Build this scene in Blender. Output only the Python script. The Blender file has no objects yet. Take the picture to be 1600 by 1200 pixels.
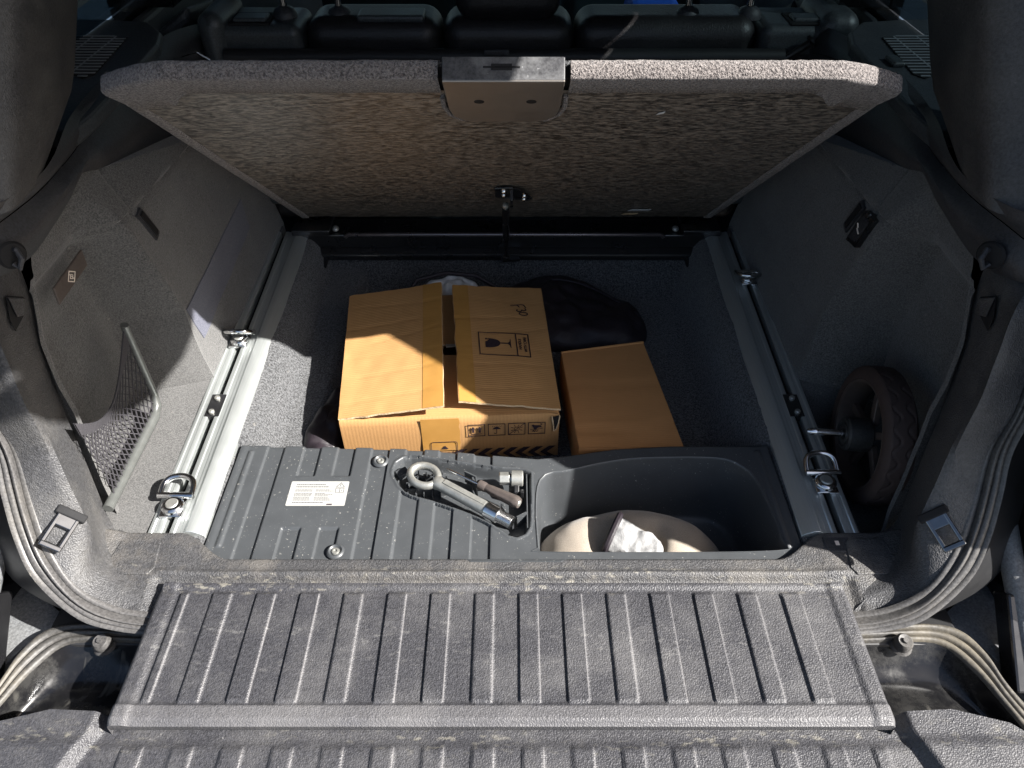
import bpy, bmesh, math, random
from mathutils import Vector, Matrix, noise
random.seed(7)
R = math.radians
scene = bpy.context.scene
COL = scene.collection

# ------------------------------------------------------------------ camera
cam_d = bpy.data.cameras.new('camera')
cam = bpy.data.objects.new('camera', cam_d); COL.objects.link(cam)
cam.location = (0.014, -0.71, 0.967)
cam.rotation_euler = (R(90 - 42.2), 0, 0)
cam_d.sensor_width = 36.0
cam_d.lens = 1150.0 / 1600.0 * 36.0
cam_d.clip_start = 0.02; cam_d.clip_end = 2000
scene.camera = cam

# ------------------------------------------------------------------ light
SUN_DIR = Vector((-1.20, 0.42, -1.0)).normalized()          # the way the light travels
elev = math.asin(-SUN_DIR.z)
world = bpy.data.worlds.new('World'); scene.world = world; world.use_nodes = True
wn = world.node_tree; bg = wn.nodes['Background']
sky = wn.nodes.new('ShaderNodeTexSky'); sky.sky_type = 'NISHITA'; sky.sun_disc = False
sky.sun_elevation = elev
sky.sun_rotation = math.atan2(-SUN_DIR.x, -SUN_DIR.y)
sky.air_density = 1.0; sky.dust_density = 2.5; sky.ozone_density = 0.6
wn.links.new(sky.outputs[0], bg.inputs[0]); bg.inputs[1].default_value = 0.055
sun_d = bpy.data.lights.new('sun', 'SUN'); sun = bpy.data.objects.new('sun', sun_d); COL.objects.link(sun)
sun_d.energy = 5.0; sun_d.angle = R(0.55); sun_d.color = (1.0, 0.965, 0.92)
sun.rotation_euler = SUN_DIR.to_track_quat('-Z', 'Y').to_euler()
sun.location = -SUN_DIR * 20
vs = scene.view_settings
scene.display_settings.display_device = 'sRGB'
vs.view_transform = 'Standard'; vs.look = 'None'; vs.exposure = 1.75; vs.gamma = 1.0
try: vs.use_curve_mapping = False
except Exception: pass

# ------------------------------------------------------------------ materials
class NT:
    def __init__(s, name):
        s.m = bpy.data.materials.new(name); s.m.use_nodes = True
        s.t = s.m.node_tree; s.p = s.t.nodes['Principled BSDF']
        s.tc = s.t.nodes.new('ShaderNodeTexCoord').outputs['Object']
    def n(s, typ, **kw):
        nd = s.t.nodes.new(typ)
        for k, v in kw.items():
            if k in nd.inputs: nd.inputs[k].default_value = v
            else: setattr(nd, k, v)
        return nd
    def link(s, a, b): s.t.links.new(a, b)
    def scaled(s, sc, rot=(0, 0, 0)):
        mp = s.n('ShaderNodeMapping'); mp.inputs['Scale'].default_value = sc; mp.inputs['Rotation'].default_value = rot
        s.link(s.tc, mp.inputs['Vector']); return mp.outputs[0]
    def noise(s, scale, detail=4, rough=0.6, vec=None, out='Fac'):
        nd = s.n('ShaderNodeTexNoise', Scale=scale, Detail=detail, Roughness=rough)
        s.link(vec or s.tc, nd.inputs['Vector']); return nd.outputs[out]
    def voronoi(s, scale, vec=None, feature='F1'):
        nd = s.n('ShaderNodeTexVoronoi', Scale=scale); nd.feature = feature
        s.link(vec or s.tc, nd.inputs['Vector']); return nd.outputs['Distance']
    def ramp(s, fac, stops):
        nd = s.n('ShaderNodeValToRGB'); cr = nd.color_ramp
        while len(cr.elements) < len(stops): cr.elements.new(0.5)
        for e, (p, c) in zip(cr.elements, stops):
            e.position = p; e.color = (c, c, c, 1) if not isinstance(c, (tuple, list)) else tuple(c) + (1,)
        s.link(fac, nd.inputs[0]); return nd.outputs[0]
    def mix(s, fac, a, b, mode='MIX'):
        nd = s.t.nodes.new('ShaderNodeMix'); nd.data_type = 'RGBA'; nd.blend_type = mode
        for val, idx in ((fac, 0), (a, 6), (b, 7)):
            if hasattr(val, 'is_output'): s.link(val, nd.inputs[idx])
            elif idx == 0: nd.inputs[0].default_value = val
            else: nd.inputs[idx].default_value = tuple(val) + (1,)
        return nd.outputs[2]
    def math(s, op, a, b=0.0):
        nd = s.n('ShaderNodeMath'); nd.operation = op
        for i, v in enumerate((a, b)):
            if hasattr(v, 'is_output'): s.link(v, nd.inputs[i])
            else: nd.inputs[i].default_value = v
        return nd.outputs[0]
    def col(s, v):
        if hasattr(v, 'is_output'): s.link(v, s.p.inputs['Base Color'])
        else: s.p.inputs['Base Color'].default_value = tuple(v) + (1,)
    def set(s, **kw):
        for k, v in kw.items():
            if hasattr(v, 'is_output'): s.link(v, s.p.inputs[k])
            else: s.p.inputs[k].default_value = v
    def bump(s, h, strength, dist, prev=None):
        nd = s.n('ShaderNodeBump', Strength=strength, Distance=dist)
        s.link(h, nd.inputs['Height'])
        if prev is not None: s.link(prev, nd.inputs['Normal'])
        s.link(nd.outputs[0], s.p.inputs['Normal']); return nd.outputs[0]

def m_grain(name, c, grain=420, rough=0.5, dirt=0.35, dirtcol=(0.22, 0.21, 0.19), bstr=0.55, spec=0.5, bd=0.0012, scratch=True):
    """leather-grained moulded plastic with dust and scratches"""
    t = NT(name)
    big = t.noise(9, 6, 0.7); fine = t.noise(260, 3, 0.7)
    cc = t.mix(t.ramp(fine, [(0.3, 0), (0.72, 1)]), [x * 0.6 for x in c], [x * 1.7 for x in c])
    d = t.math('MULTIPLY', t.ramp(big, [(0.45, 0), (0.8, 1)]), dirt)
    cc = t.mix(d, cc, dirtcol)
    sp = t.ramp(t.noise(190, 2, 0.5), [(0.70, 0), (0.76, 1)])
    sp2 = t.math('MULTIPLY', sp, t.math('MULTIPLY', t.ramp(t.noise(14, 3), [(0.45, 0), (0.7, 1)]), dirt))
    cc = t.mix(sp2, cc, [min(1, x * 2.0) for x in dirtcol])
    if scratch:
        sv = t.scaled((6, 120, 6), (0, 0, 0.5)); sv2 = t.scaled((110, 5, 6), (0, 0, 0.35))
        s1 = t.ramp(t.noise(1.0, 4, 0.8, sv), [(0.70, 0), (0.73, 1)]); s2 = t.ramp(t.noise(1.0, 4, 0.8, sv2), [(0.71, 0), (0.74, 1)])
        cc = t.mix(t.math('MULTIPLY', t.math('ADD', s1, s2), dirt * 0.6), cc, dirtcol)
    t.col(cc)
    t.set(Roughness=t.math('ADD', t.math('MULTIPLY', big, 0.25), rough - 0.1))
    t.p.inputs['Specular IOR Level'].default_value = spec
    v = t.voronoi(grain); nz = t.noise(grain * 0.6, 3, 0.7)
    t.bump(t.math('ADD', v, nz), bstr, bd)
    return t.m

def add_grime(m, ya, yb, col=(0.36, 0.33, 0.26), amount=0.8):
    """pale scuff marks and grit caught along a groove"""
    nt = m.node_tree; p = nt.nodes['Principled BSDF']; src = p.inputs['Base Color'].links[0].from_socket
    def mt(op, a, b=0.0):
        n = nt.nodes.new('ShaderNodeMath'); n.operation = op
        for i, v in enumerate((a, b)):
            if hasattr(v, 'is_output'): nt.links.new(v, n.inputs[i])
            else: n.inputs[i].default_value = v
        return n.outputs[0]
    tc = nt.nodes.new('ShaderNodeTexCoord'); sp = nt.nodes.new('ShaderNodeSeparateXYZ'); nt.links.new(tc.outputs['Object'], sp.inputs[0])
    mp = nt.nodes.new('ShaderNodeMapping'); mp.inputs['Scale'].default_value = (70, 160, 60); nt.links.new(tc.outputs['Object'], mp.inputs['Vector'])
    n1 = nt.nodes.new('ShaderNodeTexNoise'); n1.inputs['Scale'].default_value = 1.0; n1.inputs['Detail'].default_value = 4; nt.links.new(mp.outputs[0], n1.inputs['Vector'])
    n2 = nt.nodes.new('ShaderNodeTexNoise'); n2.inputs['Scale'].default_value = 7.0
    k = mt('MINIMUM', 1.0, mt('MAXIMUM', 0.0, mt('MULTIPLY', mt('SUBTRACT', n1.outputs[0], 0.56), 9.0)))
    k2 = mt('MINIMUM', 1.0, mt('MAXIMUM', 0.0, mt('MULTIPLY', mt('SUBTRACT', n2.outputs[0], 0.42), 6.0)))
    mid = (ya + yb)/2; half = abs(yb - ya)/2
    band = mt('MAXIMUM', 0.0, mt('SUBTRACT', 1.0, mt('DIVIDE', mt('ABSOLUTE', mt('SUBTRACT', sp.outputs[1], mid)), half)))
    fac = mt('MULTIPLY', mt('MULTIPLY', k, k2), mt('MULTIPLY', band, amount))
    mx = nt.nodes.new('ShaderNodeMix'); mx.data_type = 'RGBA'; nt.links.new(fac, mx.inputs[0]); nt.links.new(src, mx.inputs[6]); mx.inputs[7].default_value = tuple(col) + (1,)
    nt.links.new(mx.outputs[2], p.inputs['Base Color'])
def add_pale_edges(m, x0, y0, y1, xm, lipy=None):
    """pale lines along one edge of every moulded rib, and a paler front lip"""
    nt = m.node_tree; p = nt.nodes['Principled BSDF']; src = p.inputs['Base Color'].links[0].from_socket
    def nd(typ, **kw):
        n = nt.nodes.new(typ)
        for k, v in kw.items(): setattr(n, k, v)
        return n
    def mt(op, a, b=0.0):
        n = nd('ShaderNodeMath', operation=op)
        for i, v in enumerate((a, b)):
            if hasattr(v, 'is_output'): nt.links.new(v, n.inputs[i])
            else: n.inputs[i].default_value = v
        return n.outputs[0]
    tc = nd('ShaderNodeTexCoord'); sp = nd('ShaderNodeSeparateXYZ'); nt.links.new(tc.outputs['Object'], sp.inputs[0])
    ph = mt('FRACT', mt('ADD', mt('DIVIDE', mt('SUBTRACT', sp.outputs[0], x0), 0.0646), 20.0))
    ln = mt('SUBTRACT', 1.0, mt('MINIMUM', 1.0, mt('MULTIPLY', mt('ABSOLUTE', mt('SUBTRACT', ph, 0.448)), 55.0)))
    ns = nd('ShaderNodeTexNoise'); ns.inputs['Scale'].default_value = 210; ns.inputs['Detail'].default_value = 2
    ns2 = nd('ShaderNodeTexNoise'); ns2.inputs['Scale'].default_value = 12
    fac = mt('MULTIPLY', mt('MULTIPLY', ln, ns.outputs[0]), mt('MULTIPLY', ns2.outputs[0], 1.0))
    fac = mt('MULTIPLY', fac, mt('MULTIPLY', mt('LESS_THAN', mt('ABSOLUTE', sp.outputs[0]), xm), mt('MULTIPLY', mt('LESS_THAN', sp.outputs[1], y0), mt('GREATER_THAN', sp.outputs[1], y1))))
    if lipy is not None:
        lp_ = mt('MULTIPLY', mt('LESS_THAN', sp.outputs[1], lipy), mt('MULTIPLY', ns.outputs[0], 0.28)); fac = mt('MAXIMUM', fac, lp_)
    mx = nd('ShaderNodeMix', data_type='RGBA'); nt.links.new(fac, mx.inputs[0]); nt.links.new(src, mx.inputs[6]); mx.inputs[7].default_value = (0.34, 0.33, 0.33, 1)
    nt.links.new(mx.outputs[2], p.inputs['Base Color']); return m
def m_carpet(name, c, c2, scale=420, bstr=0.9, bd=0.004, patch=0.5, dirt=(0.2, 0.19, 0.17)):
    t = NT(name)
    f = t.noise(scale, 2, 0.8); g = t.noise(7, 5, 0.65)
    cc = t.mix(t.ramp(f, [(0.36, 0), (0.64, 1)]), c, c2)
    cc = t.mix(t.math('MULTIPLY', t.ramp(g, [(0.4, 0), (0.75, 1)]), patch), cc, [min(1, (a + b)) * 0.75 for a, b in zip(c, c2)])
    lint = t.ramp(t.noise(95, 1, 0.4), [(0.765, 0), (0.785, 1)])
    cc = t.mix(t.math('MULTIPLY', lint, 0.5), cc, dirt)
    t.col(cc); t.set(Roughness=0.95)
    t.p.inputs['Specular IOR Level'].default_value = 0.15
    t.p.inputs['Sheen Weight'].default_value = 0.25; t.p.inputs['Sheen Roughness'].default_value = 0.5
    t.bump(f, bstr, bd); return t.m

def m_simple(name, c, rough=0.5, metal=0.0, spec=0.5, nscale=60, var=0.25, bstr=0.0, bd=0.001, coat=0.0, roughvar=0.15):
    t = NT(name)
    f = t.noise(nscale, 4, 0.65)
    t.col(t.mix(f, [x * (1 - var) for x in c], [min(1, x * (1 + var)) for x in c]))
    t.set(Roughness=t.math('ADD', t.math('MULTIPLY', t.noise(nscale * 0.3, 3), roughvar * 2), rough - roughvar), Metallic=metal)
    t.p.inputs['Specular IOR Level'].default_value = spec
    t.p.inputs['Coat Weight'].default_value = coat; t.p.inputs['Coat Roughness'].default_value = 0.05
    if bstr: t.bump(f, bstr, bd)
    return t.m

def m_cardboard(name, c, along='x', ang=0.0, lines=360, bstr=0.35):
    t = NT(name)
    w = t.n('ShaderNodeTexWave', Scale=1.0, Distortion=0.0, Detail=0.0); w.wave_type = 'BANDS'; w.bands_direction = 'Y' if along == 'x' else 'X'
    mp = t.scaled((30, lines / 6.28 * 1.0, 30) if along == 'x' else (lines / 6.28, 30, 30), (0, 0, ang)); t.link(mp, w.inputs['Vector'])
    fib = t.noise(1.0, 5, 0.7, t.scaled((40, 500, 200) if along == 'x' else (500, 40, 200), (0, 0, ang)))
    big = t.noise(11, 5, 0.6)
    cc = t.mix(t.ramp(fib, [(0.3, 0), (0.7, 1)]), [x * 0.94 for x in c], [x * 1.06 for x in c])
    cc = t.mix(t.math('MULTIPLY', t.math('MULTIPLY', w.outputs['Fac'], t.noise(9, 3)), 0.40), cc, [x * 0.70 for x in c])
    cc = t.mix(t.math('MULTIPLY', t.ramp(big, [(0.45, 0), (0.75, 1)]), 0.3), cc, [min(1, x * 1.25) for x in c])
    sc1 = t.ramp(t.noise(1.0, 4, 0.75, t.scaled((22, 70, 40), (0, 0, ang + 0.5))), [(0.66, 0), (0.72, 1)])
    cc = t.mix(t.math('MULTIPLY', sc1, 0.08), cc, [min(1, x * 1.5 + 0.05) for x in c])
    sc2 = t.ramp(t.noise(6.5, 5, 0.7), [(0.58, 0), (0.80, 1)])
    cc = t.mix(t.math('MULTIPLY', sc2, 0.35), cc, [x * 0.62 for x in c])
    t.col(cc); t.set(Roughness=0.72); t.p.inputs['Specular IOR Level'].default_value = 0.3
    h = t.math('ADD', t.math('MULTIPLY', w.outputs['Fac'], 0.35), t.noise(26, 4, 0.6))
    t.bump(h, bstr, 0.0022)
    return t.m

M = {}
M['sill'] = m_grain('grained grey plastic', (0.044, 0.044, 0.046), 470, 0.5, 0.5, (0.26, 0.235, 0.20), 0.7)
M['flap'] = m_grain('grained violet grey plastic', (0.033, 0.033, 0.037), 470, 0.48, 0.34, (0.20, 0.195, 0.19), 0.55, 0.5, 0.0012)
M['gate'] = add_pale_edges(m_grain('grained tailgate plastic', (0.033, 0.033, 0.037), 470, 0.48, 0.34, (0.20, 0.195, 0.19), 0.55, 0.5, 0.0012), 0.026, -0.92, -1.25, 0.50)
add_pale_edges(M['flap'], 0.023, -0.711, -0.874, 0.478, -0.878)
add_grime(M['sill'], -0.70, -0.655, (0.30, 0.28, 0.23), 0.6); add_grime(M['flap'], -0.72, -0.68, (0.30, 0.28, 0.23), 0.5); add_grime(M['flap'], -0.86, -0.72, (0.24, 0.235, 0.225), 0.28); add_grime(M['gate'], -0.94, -0.885, (0.26, 0.245, 0.20), 0.4)
M['trim'] = m_grain('grained trim plastic', (0.046, 0.046, 0.048), 470, 0.48, 0.35, bstr=0.6)
M['trim_dark'] = m_grain('smooth dark trim plastic', (0.026, 0.027, 0.031), 600, 0.5, 0.12, bstr=0.25)
M['pillar'] = m_grain('pillar trim plastic', (0.030, 0.030, 0.032), 520, 0.55, 0.22, bstr=0.3)
M['tray'] = m_grain('black tray plastic', (0.033, 0.036, 0.040), 900, 0.42, 0.10, (0.28, 0.27, 0.25), 0.15)
def m_tray():
    t = NT('dusty tray plastic')
    base = (0.050, 0.054, 0.058)
    f = t.noise(30, 4)
    cc = t.mix(f, [x * 0.85 for x in base], [x * 1.2 for x in base])
    sp = t.ramp(t.noise(290, 2, 0.6), [(0.685, 0), (0.72, 1)])
    msk = t.ramp(t.noise(10, 3), [(0.42, 0), (0.6, 1)])
    cc = t.mix(t.math('MULTIPLY', sp, msk), cc, (0.40, 0.39, 0.36))
    scr = t.ramp(t.noise(1, 4, 0.8, t.scaled((90, 6, 6), (0, 0, 0.6))), [(0.71, 0), (0.74, 1)])
    cc = t.mix(t.math('MULTIPLY', scr, 0.25), cc, (0.2, 0.2, 0.2))
    t.col(cc); t.set(Roughness=t.math('ADD', t.math('MULTIPLY', f, 0.2), 0.34))
    t.bump(t.noise(700, 2), 0.12, 0.0006); return t.m
M['tray'] = m_tray()
M['carpet_side'] = m_carpet('fine grey side carpet', (0.040, 0.040, 0.040), (0.130, 0.128, 0.125), 400, 0.7, 0.002)
M['carpet_floor'] = m_carpet('flecked floor carpet', (0.011, 0.0115, 0.0125), (0.135, 0.138, 0.143), 270, 1.0, 0.004, 0.2)
M['carpet_lid'] = m_carpet('looped lid carpet', (0.050, 0.042, 0.042), (0.27, 0.243, 0.23), 330, 1.0, 0.006, 0.2)
M['strap'] = m_carpet('blue grey strap webbing', (0.05, 0.052, 0.07), (0.12, 0.125, 0.16), 600, 0.5, 0.0015, 0.2)
def m_weave():
    t = NT('woven lid underside')
    v = t.scaled((75, 1, 330), (0, 0, 0))
    # underside plane: x across, y/z along; use the slope length through z
    a = t.noise(1.0, 2, 0.6, t.scaled((60, 8, 330), (0, 0.05, 0)))
    a2 = t.noise(1.0, 2, 0.7, t.scaled((130, 16, 560), (0, -0.05, 0)))
    b = t.noise(5, 5, 0.6)
    h = t.math('ADD', t.math('MULTIPLY', a, 0.65), t.math('MULTIPLY', a2, 0.4))
    cc = t.mix(t.ramp(h, [(0.45, 0), (0.63, 1)]), (0.022, 0.019, 0.0165), (0.26, 0.225, 0.187))
    cc = t.mix(t.math('MULTIPLY', t.ramp(b, [(0.4, 0), (0.75, 1)]), 0.25), cc, (0.15, 0.13, 0.11))
    st = t.ramp(t.noise(1.0, 2, 0.5, t.scaled((9, 60, 160), (0, 0.25, 0))), [(0.72, 0), (0.75, 1)])
    cc = t.mix(t.math('MULTIPLY', st, 0.35), cc, (0.40, 0.37, 0.32))
    t.col(cc); t.set(Roughness=0.42); t.p.inputs['Specular IOR Level'].default_value = 0.8
    t.bump(h, 0.9, 0.004); return t.m
M['weave'] = m_weave()
def m_alu():
    t = NT('brushed anodised aluminium')
    a = t.noise(1.0, 4, 0.7, t.scaled((600, 6, 300)))
    b = t.noise(25, 4, 0.7)
    t.col(t.mix(a, (0.46, 0.49, 0.48), (0.66, 0.69, 0.68)))
    scr = t.ramp(t.noise(1.0, 3, 0.7, t.scaled((30, 260, 30), (0, 0, 0.3))), [(0.70, 0), (0.72, 1)])
    t.set(Roughness=t.math('ADD', t.math('MULTIPLY', b, 0.25), 0.33), Metallic=0.75)
    t.bump(t.math('ADD', a, scr), 0.15, 0.0006); return t.m
M['alu'] = m_alu()
M['chrome'] = m_simple('chrome', (0.62, 0.62, 0.62), 0.12, 1.0, roughvar=0.05)
M['steel'] = m_simple('zinc plated steel', (0.36, 0.36, 0.335), 0.42, 0.65, nscale=110, var=0.4, bstr=0.35, bd=0.0006)
M['steel_bright'] = m_simple('bright machined steel', (0.75, 0.75, 0.75), 0.2, 1.0, nscale=90)
M['black_metal'] = m_simple('black coated metal', (0.012, 0.012, 0.013), 0.3, 0.0, 0.5, 60, 0.4, coat=0.5)
M['black_gloss'] = m_simple('glossy black paint', (0.008, 0.008, 0.009), 0.16, 0.0, 0.5, 30, 0.4, coat=0.5, roughvar=0.06)
M['paint_dusty'] = m_grain('dusty black painted sheet', (0.02, 0.02, 0.022), 60, 0.3, 0.25, (0.13, 0.12, 0.11), 0.06)
M['rubber'] = m_grain('perished rubber seal', (0.060, 0.058, 0.057), 420, 0.42, 0.35, (0.22, 0.20, 0.165), 0.12, bd=0.0006)
M['rubber_black'] = m_grain('black rubber', (0.02, 0.02, 0.02), 300, 0.5, 0.2, bstr=0.25)
M['dirt_metal'] = m_grain('dusty flange', (0.045, 0.043, 0.040), 120, 0.5, 0.7, (0.22, 0.19, 0.135), 0.25)
def m_dustgloss():
    t = NT('dusty black gloss paint')
    f = t.ramp(t.noise(16, 6, 0.75), [(0.45, 0), (0.85, 1)])
    cc = t.mix(t.math('MULTIPLY', f, 0.45), (0.008, 0.008, 0.009), (0.10, 0.098, 0.09))
    st = t.ramp(t.noise(1.0, 3, 0.7, t.scaled((24, 4, 8), (0, 0, 0.7))), [(0.62, 0), (0.68, 1)])
    cc = t.mix(t.math('MULTIPLY', st, 0.25), cc, (0.25, 0.24, 0.21))
    t.col(cc); t.set(Roughness=t.math('ADD', t.math('MULTIPLY', f, 0.4), 0.16)); return t.m
M['dust_gloss'] = m_dustgloss(); M['slat'] = m_simple('pale grille plastic', (0.22, 0.235, 0.25), 0.5)
M['bumper'] = m_grain('grey bumper plastic', (0.12, 0.124, 0.128), 700, 0.5, 0.25, bstr=0.2)
M['jamb'] = m_simple('dark painted jamb', (0.020, 0.020, 0.021), 0.4, 0, 0.5)
M['black'] = m_simple('matt black', (0.010, 0.010, 0.011), 0.75, 0, 0.3)
M['leather'] = m_grain('black leather', (0.012, 0.011, 0.012), 300, 0.42, 0.03, bstr=0.35, scratch=False)
M['seat_plastic'] = m_grain('seat back plastic', (0.040, 0.046, 0.050), 700, 0.4, 0.08, bstr=0.15, scratch=False)
M['door'] = m_grain('door trim plastic', (0.035, 0.040, 0.046), 500, 0.5, 0.1, bstr=0.25, scratch=False)
M['net'] = m_simple('elastic net cord', (0.045, 0.043, 0.048), 0.8, 0, 0.2, 500, 0.5, 0.6, 0.001)
M['frame_grey'] = m_simple('grey satin frame', (0.11, 0.115, 0.11), 0.32, 0.3, 0.5, 60, 0.3)
M['card'] = m_cardboard('cardboard printed flaps', (0.43, 0.238, 0.094), 'x', -0.06)
M['card_front'] = m_cardboard('cardboard front wall', (0.43, 0.238, 0.096), 'y', -0.06, 300, 0.12)
M['card_small'] = m_cardboard('brown cardboard', (0.43, 0.212, 0.080), 'x', -0.14, 420, 0.12)
M['card_edge'] = m_simple('torn cardboard edge', (0.56, 0.42, 0.26), 0.9, 0, 0.2, 200, 0.4, 0.8, 0.002)
def m_tape():
    t = NT('brown packing tape')
    f = t.noise(18, 4, 0.6); g2 = t.noise(1.0, 3, 0.6, t.scaled((10, 75, 40), (0, 0, 0.15)))
    t.col(t.mix(f, (0.36, 0.185, 0.045), (0.47, 0.25, 0.07)))
    t.set(Roughness=0.22); t.p.inputs['Coat Weight'].default_value = 0.5; t.p.inputs['Coat Roughness'].default_value = 0.1
    t.bump(g2, 0.25, 0.003); return t.m
M['tape'] = m_tape()
M['ink'] = m_simple('printed ink', (0.030, 0.020, 0.026), 0.7, 0, 0.2, 200, 0.4)
M['ink_grey'] = m_simple('grey print', (0.05, 0.05, 0.055), 0.7, 0, 0.2)
M['print_white'] = m_simple('pale print', (0.70, 0.62, 0.54), 0.6)
M['label'] = m_simple('white label paper', (0.34, 0.34, 0.325), 0.45, 0, 0.4, 30, 0.03)
M['beige'] = m_carpet('beige plush pillow cover', (0.25, 0.215, 0.175), (0.34, 0.295, 0.245), 700, 0.25, 0.001, 0.2)
M['white_cloth'] = m_simple('white lining cloth', (0.25, 0.25, 0.25), 0.5, 0, 0.4, 70, 0.25, 0.6, 0.004)
M['plastic_bag'] = m_simple('crumpled clear white plastic', (0.62, 0.63, 0.63), 0.3, 0, 0.5, 45, 0.25, 0.5, 0.006)
M['nylon'] = m_simple('black nylon cloth', (0.016, 0.012, 0.016), 0.5, 0, 0.4, 60, 0.4, 0.4, 0.003)
M['tyre'] = m_simple('worn brown black rubber', (0.052, 0.036, 0.032), 0.7, 0, 0.3, 90, 0.3, 0.2, 0.001)
M['rim'] = m_simple('grey wheel rim', (0.09, 0.07, 0.062), 0.45, 0.3, 0.5, 80, 0.3)
M['tool_grip'] = m_simple('dark brown grip', (0.075, 0.062, 0.056), 0.5, 0, 0.4, 150, 0.3, 0.3, 0.0008)
M['blue'] = m_simple('bright blue cloth', (0.01, 0.09, 0.50), 0.6, 0, 0.3, 80, 0.2)
M['teal'] = m_simple('dark teal cloth', (0.012, 0.028, 0.035), 0.7, 0, 0.3, 200, 0.3)
M['ground'] = m_grain('grey asphalt', (0.055, 0.054, 0.053), 40, 0.9, 0.3, (0.12, 0.115, 0.11), 0.3)
M['roof'] = m_simple('grey headliner', (0.20, 0.19, 0.18), 0.9, 0, 0.2)
def m_glass(name, tint):
    t = NT(name); t.t.nodes.remove(t.p)
    out = [n for n in t.t.nodes if n.type == 'OUTPUT_MATERIAL'][0]
    tr = t.n('ShaderNodeBsdfTransparent'); tr.inputs[0].default_value = tint
    gl = t.n('ShaderNodeBsdfGlossy'); gl.inputs['Roughness'].default_value = 0.02; gl.inputs[0].default_value = (1, 1, 1, 1)
    mx = t.n('ShaderNodeMixShader'); mx.inputs[0].default_value = 0.06
    t.link(tr.outputs[0], mx.inputs[1]); t.link(gl.outputs[0], mx.inputs[2]); t.link(mx.outputs[0], out.inputs[0]); return t.m
M['glass'] = m_glass('privacy glass', (0.20, 0.235, 0.25, 1)); M['clear'] = m_glass('clear glass', (0.80, 0.88, 0.88, 1))

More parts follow.
